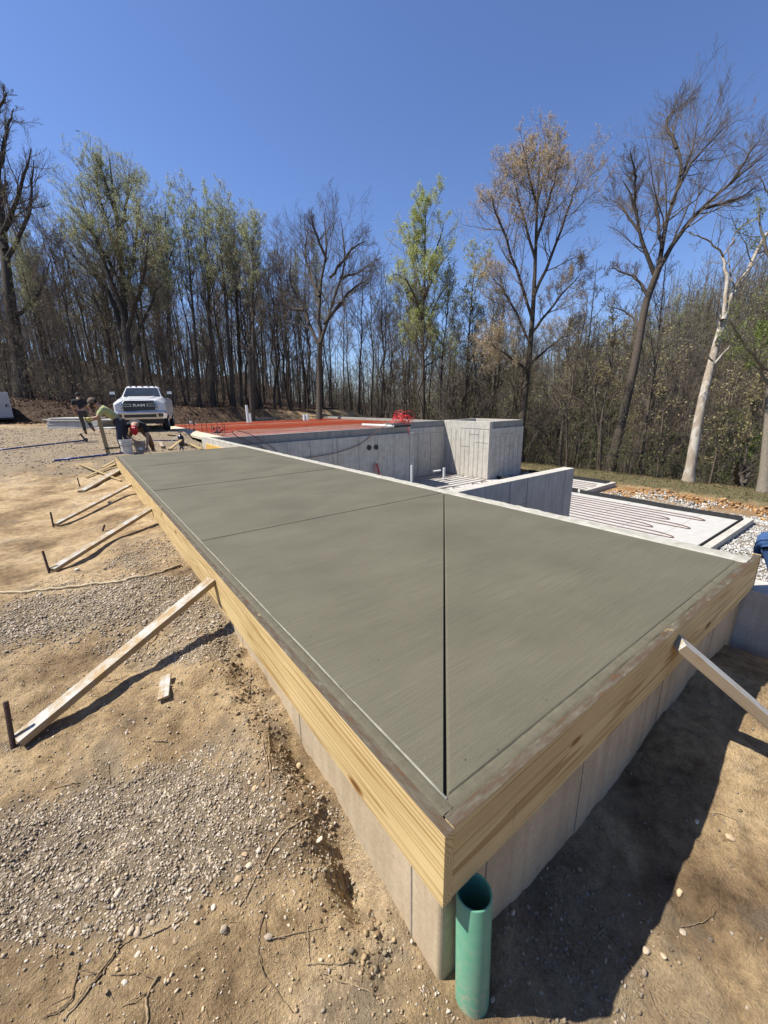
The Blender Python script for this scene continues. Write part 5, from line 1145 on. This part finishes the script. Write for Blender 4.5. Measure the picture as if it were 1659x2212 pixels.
M_bkt = plain('dirty_white_plastic', (.66, .63, .56), .5, 0, .25, 12); M_bkg = plain('cement_grey_plastic', (.40, .38, .32), .7, 0, .3, 14)
bucket(277, 985, 11.0, .37, .15, 'dirty white ribbed bucket at the far patio corner', M_bkt)
bucket(303, 966, 12.0, .37, .15, 'cement grey bucket behind the white bucket', M_bkg)
tag(MB().box(-.05, .05, -.03, .03, 0, .07).build('cement_block', M_pvc, None, bevel=.004), 'small white block on the far patio edge', 'block').location = (onz(304, 972, 0)[0], onz(304, 972, 0)[1], .001)
sq = onz(391, 948, -.03); spr = empty('pump_sprayer', (sq[0], sq[1], gz(sq[0], sq[1])), 'black pump sprayer with a curled white hose near the truck wheel', 'sprayer')
MB().lathe((0, 0, 0), [(.001, 0), (.10, 0), (.105, .03), (.10, .36), (.06, .42), (.035, .43), (.035, .47), (.001, .48)], 20).build('tank', M_gloss, spr, smooth=True)
MB().tube([(0, 0, .46), (0, 0, .54)], .012, 8).build('pump_rod', M_black, spr); MB().bar((-.08, 0, .54), (.08, 0, .54), .025, .03).build('handle', M_black, spr)
MB().tube(spline([(-.05, 0, .42), (-.22, .05, .34), (-.34, .05, .18), (-.28, 0, .05), (-.12, -.05, .12), (-.2, -.1, .02)], 30), .011, 6).build('hose', M_pvc, spr, smooth=True)
def ground_plank(p1, p2, w, h, mat, label, lift=.02, l1=0, l2=0):
    a = gp(*p1); b_ = gp(*p2); a[2] += lift + l1; b_[2] += lift + l2; lumber('plank', a, b_, w, h, mat, label, 'plank')
ground_plank((367, 973), (396, 958), .09, .04, M_lumber, 'short pale plank propped up beyond the patio end', .03, 0, .14)
ground_plank((408, 960), (436, 972), .09, .04, M_lumber, 'pale plank pointing at the yellow plywood', .03)
ground_plank((362, 940), (384, 943), .14, .04, M_lumber, 'yellow plank beside the pump sprayer', .03)
ground_plank((400, 941), (424, 946), .10, .04, M_lumber, 'yellow plank behind the pump sprayer', .03)
ground_plank((172, 1006), (262, 1041), .045, .02, M_lumber, 'bowed thin lath on the dirt by the wide plank brace', .02)
ground_plank((186, 1034), (250, 1010), .06, .02, M_lumber, 'thin lath crossing the bowed lath', .03, 0, .05)
ground_plank((222, 1013), (250, 1003), .06, .02, M_lumber, 'short lath leaning at the far patio corner', .03, 0, .05)
ground_plank((346, 958), (352, 969), .10, .05, M_brace, 'grey plank standing on edge behind the red cap worker', .05)
ground_plank((212, 939), (262, 941), .05, .02, M_brace, 'grey lath on the lot behind the green shirt worker', .02)
for k, (x, y, h) in enumerate(((200, 318, .5), (235, 300, .45), (262, 325, .62), (320, 370, .75), (390, 362, .4), (515, 385, .5), (585, 385, .55), (665, 405, .55), (755, 415, .55), (830, 420, .5), (862, 418, .45))):
    q = onz((550 + x * .211) * .6636, (1320 + y * .211) * .6636, -.06)
    tag(MB().tube([(q[0], q[1], -.3), (q[0], q[1], -.06), (q[0] + .01, q[1], -.06 + h * .9)], .014, 6).build('rebar_stake', M_rust), 'thin dark rebar stake in a row along the cream foam edge', 'rebar', 'rebar stakes along the floor edge')
for k, (px, py, s) in enumerate(((410, 914, 1.1), (420, 917, .9), (470, 935, 1.0), (476, 930, .8), (462, 929, .8))):
    q = onz(px, py, -.08); r_ = empty('form_clamp', (q[0], q[1], -.1), 'dark metal form clamp lying on the cream foam edge', 'clamp', 'form clamps on the foam edge', k * 1.1)
    MB().box(-.16 * s, .16 * s, -.05, .05, .0, .10 * s).build('jaw', M_black, r_, bevel=.01); MB().bar((0, 0, .08), (.05, 0, .26 * s), .05, .07).build('lever', M_rust, r_); MB().box(-.05, .12 * s, -.09, -.055, .02, .16 * s).build('plate', M_pvc, r_)
for k, (y0, y1, x0) in enumerate(((17.0, 19.2, 3.42), (19.25, 21.6, 3.5), (21.65, 24.0, 3.6), (24.05, 26.5, 3.7), (26.6, 29.5, 3.8))):
    o = MB().box(x0, x0 + .75, y0, y1, -.2, -.09 - .01 * k).build('edge_foam', M_foamc, None, bevel=.01); tag(o, 'cream foam strip along the left edge of the orange floor', 'foam board', 'cream foam strips')
# pipes and coils at the house
def stub(px, py0, py1, depth, r, label, mat=M_pvc):
    q = atd(px, py0, depth); t = atd(px, py1, depth); tag(MB().tube([(q[0], q[1], q[2] - .3), q, (q[0], q[1], t[2])], r, 14).build('stub_pipe', mat, None, smooth=False), label, 'pipe')
stub(535, 903, 875, 26, .08, 'tall white pipe standing at the back of the orange floor')
stub(541, 902, 893, 26.5, .06, 'short grey pipe beside the tall white pipe')
stub(657, 899, 895, 30, .1, 'low pale pipe stub at the far corner of the orange floor'); stub(664, 899, 895, 30, .1, 'second low pale pipe stub at the far corner of the orange floor')
stub(889, 1030, 1004, 19.0, .045, 'white pipe standing against the end of the grey foundation wall')
stub(959, 1023, 1010, 23.5, .07, 'short white pipe in the shaded wall recess')
a_ = atd(936, 1018, 23.6); b2 = atd(952, 1016, 23.6); tag(MB().tube([a_, b2], .05, 10).build('loose_pipe', M_pvc), 'white pipe piece lying in the wall recess', 'pipe')
def along(p1, p2, z): return onz(*p1, z), onz(*p2, z)
a_, b2 = along((783, 917), (847, 920), -.05); tag(MB().tube([a_, b2], .055, 10).build('foam_roll', M_pvc), 'white pipe lying on the orange floor by the coil', 'pipe')
a_, b2 = along((852, 921), (886, 919), -.02); tag(MB().tube([a_, b2], .065, 10).build('foam_roll', M_strip), 'black foam roll lying on the curb by the red coil', 'foam roll')
cc = onz(872, 914, -.05); coil = MB(); gq = np.random.default_rng(3)
for k in range(20):
    R0 = gq.uniform(.28, .55); c_ = cc + np.array([gq.normal() * .18, gq.normal() * .18, .05 + gq.random() * .25]); ax = unit(np.array([gq.normal() * .6, gq.normal() * .6, 1.0 if k % 2 else .35])); u = unit(np.cross(ax, [1, .3, .2])); w = np.cross(ax, u)
    Pc = np.array([c_ + R0 * (math.cos(t) * u + math.sin(t) * w) for t in np.linspace(0, 5.8 + gq.random() * .5, 26)]); Pc[:, 2] = np.maximum(Pc[:, 2], -.16); coil.tube(Pc, .013, 5)
tag(coil.build('tubing_coil', M_pexb, None, smooth=True), 'tangled bright red tubing coil on the corner of the orange floor', 'tubing coil')
def hang(pts, y, label, r=.017, mat=M_pexd, group=None):
    P = []
    for px, py in pts:
        rr_ = ray(px, py); t = (y - CAM_P[1]) / rr_[1]; P.append(CAM_P + rr_ * t)
    tag(MB().tube(spline(P, 40), r, 6).build('hanging_tube', mat, None, smooth=True), label, 'tubing', group)
hang([(836, 918), (824, 925), (800, 943), (773, 962), (722, 979), (661, 989), (620, 995)], YM - .06, 'long dark red tube sagging down the grey foundation wall')
hang([(500, 933), (516, 945), (550, 958), (580, 975), (600, 990)], YM - .06, 'dark red tube hanging from the left end of the grey wall')
hang([(512, 930), (540, 938), (570, 955), (590, 968), (606, 984)], YM - .08, 'second dark red tube hanging from the left end of the grey wall')
hang([(880, 905), (884, 918), (882, 928), (884, 940)], YM - .02, 'bright red tube end hanging off the coil', .015, M_pexb)
for k, dx in enumerate((0, 5, 9)):
    hang([(808 + dx, 1022), (806 + dx * .8, 1010), (811 + dx * .3, 1001), (816 + dx * .2, 1012), (818 + dx * .3, 1026)], YM - .1 - .05 * k, ['dark red tube loop rising from the lower floor at the wall', 'bright red tube loop rising beside the dark red loop at the wall', 'outermost bright red tube loop rising at the wall'][k], .013, M_pexb if k else M_pexd)
a_, b2 = along((455, 931), (480, 936), -.1)
for k in range(3): hang([(448 + k * 12, 935 - k), (465 + k * 9, 928 - 2 * k), (485 + k * 5, 934), (505 - k * 3, 931)], YM + .35 + .15 * k, 'red tube loop on the foam at the corner of the orange floor', .014, M_pexb, 'red loops at the floor corner')

# ------------------------------------------------------------------ people
M_skin = plain('skin', (.42, .24, .16), .6, 0, .1, 9); M_blk = plain('black_cotton', (.022, .022, .024), .9, 0, .4, 18); M_lime = plain('lime_cotton', (.38, .41, .19), .9, 0, .15, 12)
M_navy = plain('navy_work_cloth', (.035, .038, .055), .9, 0, .3, 12); M_brn = plain('brown_canvas', (.22, .12, .055), .9, 0, .25, 12); M_grey = plain('dark_grey_cloth', (.06, .055, .05), .9, 0, .3, 12)
M_red = plain('red_cap_cloth', (.52, .02, .035), .8, 0, .15, 14); M_camo = plain('camo_cloth', (.16, .12, .08), .9, 0, .5, 26); M_boot = plain('brown_leather', (.13, .07, .035), .7, 0, .3, 14); M_jean = plain('blue_denim', (.035, .085, .20), .9, 0, .3, 16)
M_glove = plain('tan_glove', (.48, .42, .16), .9, 0, .2, 14); M_hair = plain('dark_hair', (.02, .015, .01), .8, 0, .3, 30)
def skin(name, joints, edges, rad, mat, parent, root=0, sub=2):
    idx = {k: i for i, k in enumerate(joints)}
    me = bpy.data.meshes.new(name); me.from_pydata([tuple(v) for v in joints.values()], [(idx[a], idx[b_]) for a, b_ in edges], [])
    o = bpy.data.objects.new(name, me); COL.objects.link(o)
    o.modifiers.new('skin', 'SKIN')
    for i, k in enumerate(joints):
        r = rad[k]; r = (r, r) if np.isscalar(r) else r
        me.skin_vertices[0].data[i].radius = r; me.skin_vertices[0].data[i].use_root = (i == root)
    md = o.modifiers.new('sub', 'SUBSURF'); md.levels = sub; md.render_levels = sub
    ms_ = o.modifiers.new('smooth', 'SMOOTH'); ms_.factor = .5; ms_.iterations = 6
    bpy.context.view_layer.update()
    m2 = bpy.data.meshes.new_from_object(o.evaluated_get(bpy.context.evaluated_depsgraph_get())); bpy.data.objects.remove(o)
    m2.name = name; m2.polygons.foreach_set('use_smooth', [True] * len(m2.polygons)); m2.materials.clear()
    return link(name, m2, parent, mat)
def hand(parent, wr, direction, nrm, mat, curl=.5, side=1):
    d = unit(np.array(direction, float)); n_ = unit(np.array(nrm, float) - d * (np.array(nrm) @ d)); s = np.cross(d, n_) * side; wr = np.array(wr, float); q = MB()
    q.tube([wr - d * .02, wr + d * .03, wr + d * .085], [.026, .038, .036], 8)
    for k, (o_, L) in enumerate(((-.030, .068), (-.010, .078), (.010, .074), (.029, .058))):
        a = wr + d * .085 + s * o_; b_ = a + d * L * .5 - n_ * L * .1 * curl; c_ = b_ + d * L * .4 * (1 - curl * .5) - n_ * L * .45 * curl; q.tube([a - d * .015, a, b_, c_], [.010, .0095, .009, .007], 6)
    a = wr + d * .025 - s * .030; q.tube([a, a - s * .028 + d * .03 - n_ * .012, a - s * .030 + d * .065 - n_ * .03], [.012, .011, .008], 6)
    return q.build('hand', mat, parent, smooth=True)
def person(label, loc, face, J, wear, cap=None, root_name='person'):
    """J: joints in metres, x to the viewer's right, y away from the viewer, z up; wear: clothing name -> (material, joints, extra)"""
    v = np.array([loc[0] - CAM_P[0], loc[1] - CAM_P[1]]); rz = math.atan2(v[1], v[0]) - math.pi / 2
    p = empty(root_name, loc, label, 'person', None, rz + face)
    E_ = [('pelvis', 'spine'), ('spine', 'chest'), ('chest', 'neck'), ('neck', 'head'), ('head', 'crown')]
    for s in 'LR': E_ += [('chest', 'sh' + s), ('sh' + s, 'el' + s), ('el' + s, 'wr' + s), ('pelvis', 'hip' + s), ('hip' + s, 'kn' + s), ('kn' + s, 'an' + s), ('an' + s, 'toe' + s)]
    rad = dict(pelvis=(.13, .10), spine=(.125, .095), chest=(.145, .105), neck=.052, head=(.075, .09), crown=(.062, .075))
    for s in 'LR': rad.update({'sh' + s: .062, 'el' + s: .043, 'wr' + s: .030, 'hip' + s: .085, 'kn' + s: .058, 'an' + s: .04, 'toe' + s: .036})
    J = {k: np.array(v_, float) for k, v_ in J.items()}
    order = ['pelvis', 'spine', 'chest', 'neck', 'head', 'crown'] + [a + s for s in 'LR' for a in ('sh', 'el', 'wr', 'hip', 'kn', 'an', 'toe')]
    skin('body', {k: J[k] for k in order}, E_, rad, wear['skin'], p)
    def sub_skin(name, mat, keys, root, grow_):
        e = [(a, b_) for a, b_ in E_ if a in keys and b_ in keys]; 
        skin(name, {k: J[k] for k in keys}, e, {k: (tuple(np.array(rad[k]) * 1.06 + grow_) if not np.isscalar(rad[k]) else rad[k] * 1.06 + grow_) for k in keys}, mat, p, keys.index(root))
    J['ehL'] = lerp(J['shL'], J['elL'], .8); J['ehR'] = lerp(J['shR'], J['elR'], .8); J['nb'] = lerp(J['chest'], J['neck'], .55)
    for s in 'LR': rad['eh' + s] = .053; E_ += [('sh' + s, 'eh' + s)]
    rad['nb'] = .075; E_ += [('chest', 'nb')]
    full = wear.get('long'); arm = ['shL', 'elL', 'wrL', 'shR', 'elR', 'wrR'] if full else ['shL', 'ehL', 'shR', 'ehR']
    sub_skin('shirt', wear['shirt'], ['pelvis', 'spine', 'chest', 'nb'] + arm, 'pelvis', .018)
    for s in 'LR': J['cuff' + s] = lerp(J['kn' + s], J['an' + s], .93); rad['cuff' + s] = .055; E_ += [('kn' + s, 'cuff' + s)]
    sub_skin('trousers', wear['trousers'], ['pelvis', 'hipL', 'knL', 'cuffL', 'hipR', 'knR', 'cuffR'], 'pelvis', .022)
    for s in 'LR':
        a, t = J['an' + s], J['toe' + s]; q = MB(); up_ = unit(J['kn' + s] - a); h_ = a - unit(t - a) * .07
        q.tube([h_ - up_ * .02, lerp(h_, t, .45) - up_ * .02, lerp(h_, t, .85) - up_ * .03, t + unit(t - a) * .04 - up_ * .03], [.042, .052, .048, .026], 10); q.tube([a - up_ * .02, a + up_ * .13], [.055, .060], 10)
        q.build('boot', wear['boots'], p, smooth=True)
        hand(p, J['wr' + s], J['wr' + s] - J['el' + s], wear.get('nrm', (0, 1, 0)), wear.get('hands', wear['skin']), .6, 1 if s == 'R' else -1)
    hc = J['head'] + (J['crown'] - J['head']) * .5; ax = unit(J['crown'] - J['head']); fw_ = np.array(wear['look'], float); fw_ = unit(fw_ - ax * (fw_ @ ax)); sd_ = np.cross(fw_, ax)
    q = MB(); nr = 8
    def dome(q, c_, rx, ry, rz_, lo=0.0):
        V = []; F = []
        for i in range(nr):
            th = lo + (math.pi / 2 - lo) * i / (nr - 1)
            for k in range(16):
                a = 2 * math.pi * k / 16; V.append(c_ + sd_ * rx * math.cos(a) * math.cos(th) + fw_ * ry * math.sin(a) * math.cos(th) + ax * rz_ * math.sin(th))
        for i in range(nr - 1):
            for k in range(16): F.append((i * 16 + k, i * 16 + (k + 1) % 16, i * 16 + 16 + (k + 1) % 16, i * 16 + 16 + k))
        q.add(V, F)
    dome(q, hc - ax * .015, .088, .104, .10, -.5); q.build('hair', M_hair, p, smooth=True)
    # face: nose, eyes, mouth, ears
    q = MB(); q.tube([hc + fw_ * .085 + ax * .0, hc + fw_ * .112 - ax * .035], [.008, .014], 6); q.build('nose', wear['skin'], p)
    for s in (-1, 1):
        e_ = hc + fw_ * .088 + sd_ * .032 * s + ax * .01; MB().tube([e_, e_ + fw_ * .008], [.009, .006], 6).build('eye', M_hair, p)
        c_ = hc + sd_ * .088 * s - ax * .01; MB().tube([c_ - ax * .025, c_, c_ + ax * .025], [.008, .013, .010], 6).build('ear', wear['skin'], p)
    MB().tube([hc + fw_ * .088 - ax * .062 - sd_ * .024, hc + fw_ * .092 - ax * .062 + sd_ * .024], .005, 5).build('mouth', plain('lips', (.30, .11, .09), .6) if 'lips' not in MATS else MATS['lips'], p)
    if cap:
        q = MB(); dome(q, hc + ax * .005, .098, .114, .115, 0.0); co = q.build('cap', cap, p, smooth=True)
        q = MB(); V = []; s0 = wear.get('brim', 1)
        for rr_, zz in ((.10, .012), (.19, -.005)):
            for a in np.linspace(-1.0, 1.0, 9): V.append(hc + (fw_ * math.cos(a) * (rr_ if rr_ < .15 else rr_) + sd_ * math.sin(a) * .098) * np.array([1, 1, 1]) * 1.0 * s0 + ax * zz)
        V2 = [v_ + ax * .008 for v_ in V]; F = [(k, k + 1, k + 10, k + 9) for k in range(8)] + [(18 + k, 27 + k, 28 + k, 19 + k) for k in range(8)] + [(9 + k, 10 + k, 28 + k, 27 + k) for k in range(8)]
        q.add(V + V2, F).build('brim', cap, co)
        return p, co, hc, ax, fw_, sd_
    return p, None, hc, ax, fw_, sd_
# worker in black, walking away towards the foam stack
q = atd(187, 939, 18.0); q[2] = gz(q[0], q[1])
person('worker in black shirt and grey trousers walking away by the foam stack', q, 0, dict(pelvis=(0, 0, .98), spine=(-.02, .02, 1.14), chest=(-.04, .04, 1.36), neck=(-.03, .07, 1.53), head=(-.02, .11, 1.61), crown=(-.01, .13, 1.74),
   shL=(-.22, .04, 1.44), elL=(-.32, .0, 1.17), wrL=(-.26, .10, .95), shR=(.16, .05, 1.44), elR=(.27, -.01, 1.18), wrR=(.34, .02, .96), hipL=(-.09, 0, .93), knL=(-.05, .03, .5), anL=(-.02, -.02, .08), toeL=(0.0, .14, .03),
   hipR=(.09, 0, .93), knR=(.17, .12, .52), anR=(.24, -.22, .30), toeR=(.30, -.22, .16)), dict(skin=M_skin, shirt=M_blk, trousers=M_grey, boots=M_boot, look=(0, 1, .0)), M_blk)
# worker in lime shirt, bent over to the left, holding a plank
q = atd(266, 981, 11.4); q[2] = gz(q[0], q[1]) 
J2 = dict(pelvis=(.06, .05, .90), spine=(-.07, .05, 1.04), chest=(-.24, .03, 1.22), neck=(-.37, .02, 1.32), head=(-.43, .0, 1.37), crown=(-.51, -.01, 1.47),
   shL=(-.27, -.16, 1.22), elL=(-.42, -.20, 1.02), wrL=(-.58, -.14, 1.00), shR=(-.30, .20, 1.20), elR=(-.46, .22, .98), wrR=(-.58, .05, .94), hipL=(.05, -.08, .87), knL=(-.02, -.14, .47), anL=(.02, -.18, .08), toeL=(-.14, -.20, .03),
   hipR=(.07, .14, .87), knR=(.14, .14, .46), anR=(.18, .16, .08), toeR=(.03, .17, .03))
person('worker in lime shirt bent over and gripping an upright plank', q, 0, J2, dict(skin=M_skin, shirt=M_lime, trousers=M_navy, boots=M_boot, look=(-1, -.1, -.6), hands=M_glove, long=False), M_camo)
pt_ = atd(212, 899, 11.3); pb_ = atd(232, 970, 11.25); pb_[2] = gz(pb_[0], pb_[1]) + .02
lumber('plank', pb_, pt_, .10, .045, M_lumber, 'upright plank gripped by the worker in the lime shirt', 'plank', up=(0, -1, 0))
b3_ = gp(262, 975); b3_[2] += .12; lumber('screed_bar', pb_ + np.array([0, 0, .18]), b3_, .05, .05, M_black, 'dark bar slanting from the gripped plank to the bucket', 'bar')
# worker in red cap stooping towards the patio
q = atd(300, 964, 11.9); q[2] = gz(q[0], q[1])
J3 = dict(pelvis=(.02, .32, .78), spine=(.02, .16, .86), chest=(.01, -.10, .88), neck=(-.03, -.27, .80), head=(-.04, -.37, .77), crown=(-.05, -.50, .71),
   shL=(-.24, -.14, .84), elL=(-.27, -.30, .55), wrL=(-.06, -.38, .40), shR=(.24, -.12, .84), elR=(.26, -.25, .52), wrR=(.20, -.50, .22), hipL=(-.10, .32, .74), knL=(-.26, .02, .44), anL=(-.24, .30, .09), toeL=(-.26, .14, .04),
   hipR=(.12, .32, .74), knR=(.30, .08, .46), anR=(.36, .22, .08), toeR=(.38, .04, .04))
pc, co, hc, ax, fw_, sd_ = person('worker in black shirt, brown trousers and red cap stooping over the patio end', q, 0, J3, dict(skin=M_skin, shirt=M_blk, trousers=M_brn, boots=M_boot, look=(0, -.2, -1), nrm=(0, -1, 0)), M_red)
qz = MB(); top = hc + ax * .105 - fw_ * .02                            # white mark on the cap and lettering band on the shirt
for (a, b_) in (((-.03, -.02), (-.02, .02)), ((-.02, .02), (0, -.005)), ((0, -.005), (.02, .02)), ((.02, .02), (.03, -.02))):
    qz.bar(hc - fw_ * (.085 + .0) + ax * (.075 + a[1]) + sd_ * a[0], hc - fw_ * .085 + ax * (.075 + b_[1]) + sd_ * b_[0], .012, .012)
qz.build('cap_mark', M_pvc, co)
qz = MB()
for k, a in enumerate(np.linspace(-.85, .85, 11)): qz.box(math.sin(a) * .15 - .008, math.sin(a) * .15 + .008, .03 + .05 * math.cos(a) - .012, .03 + .05 * math.cos(a) + .012, 1.0 - .05 * a * a - .05, .992 - .04 * a * a)
qz.build('shirt_print', M_pvc, pc)
tl = empty('trowel', tuple(q), 'steel trowel with a pale handle in the red cap worker’s hand'.replace('’', "'"), 'trowel', None, pc.rotation_euler.z)
MB().bar((-.20, -.40, .42), (.02, -.62, .14), .03, .03).build('handle', M_lumber, tl); MB().bar((.10, -.60, .12), (.42, -.56, .12), .10, .012).build('blade', M_chrome, tl)
# kneeling figure in jeans beyond the end of the shaded form
q = np.array([4.52, .10, 0.]); q[2] = gz(q[0], q[1])
J4 = dict(pelvis=(.03, .0, .80), spine=(.17, .02, .90), chest=(.40, .04, .94), neck=(.56, .04, .90), head=(.64, .03, .86), crown=(.76, .02, .80),
   shL=(.40, -.17, .90), elL=(.50, -.20, .62), wrL=(.52, -.22, .38), shR=(.40, .24, .90), elR=(.50, .26, .62), wrR=(.52, .26, .38), hipL=(.03, -.09, .76), knL=(.14, -.12, .42), anL=(.02, -.12, .08), toeL=(.16, -.13, .03),
   hipR=(.03, .11, .76), knR=(.16, .13, .42), anR=(.05, .14, .08), toeR=(.19, .15, .03))
person('worker in blue jeans bent over below the end of the shaded form', q, 0, J4, dict(skin=M_skin, shirt=M_red, trousers=M_jean, boots=M_boot, look=(1, 0, -.8)), None)

# ------------------------------------------------------------------ an aircraft, very far off
ap = atd(168, 283, 1500.0); ac = empty('aircraft', ap, 'tiny white aircraft high in the blue sky', 'aircraft', None, math.radians(-30)); ac.rotation_euler.x = math.radians(8)
V, F = loft([[(-7, 0, -.2), (-7, .2, .1), (-7, -.2, .1)], [(-4, 0, -.9), (-4, .8, .7), (-4, -.8, .7)], [(5, 0, -.9), (5, .8, .7), (5, -.8, .7)], [(8, 0, -.2), (8, .2, .1), (8, -.2, .1)]]); MB().add(V, F).build('fuselage', M_white, ac)
MB().prism([(-1.2, -8), (1.0, -8), (2.2, 0), (1.0, 8), (-1.2, 8), (-.6, 0)], -.1, .15).build('wing', M_white, ac); MB().prism([(-6.8, -2.6), (-5.6, -2.6), (-5.2, 0), (-5.6, 2.6), (-6.8, 2.6)], .5, .65).build('tail', M_grey, ac)

# ------------------------------------------------------------------ base colours are set for this exposure
def scale_albedo(k):
    for nm, m in MATS.items():
        nt = m.node_tree; b = nt.nodes.get('Principled BSDF')
        if b is None or nm.endswith('buds') or nm.endswith('leaves') or nm.endswith('catkins'): continue
        s = b.inputs['Base Color']
        if s.is_linked:
            src = s.links[0].from_socket; x = mixc(nt.nodes, nt.links, 1.0, src, (k, k, k), 'MULTIPLY'); nt.links.new(x, s)
        else:
            c = s.default_value; s.default_value = (c[0] * k, c[1] * k, c[2] * k, 1)
scale_albedo(.84)
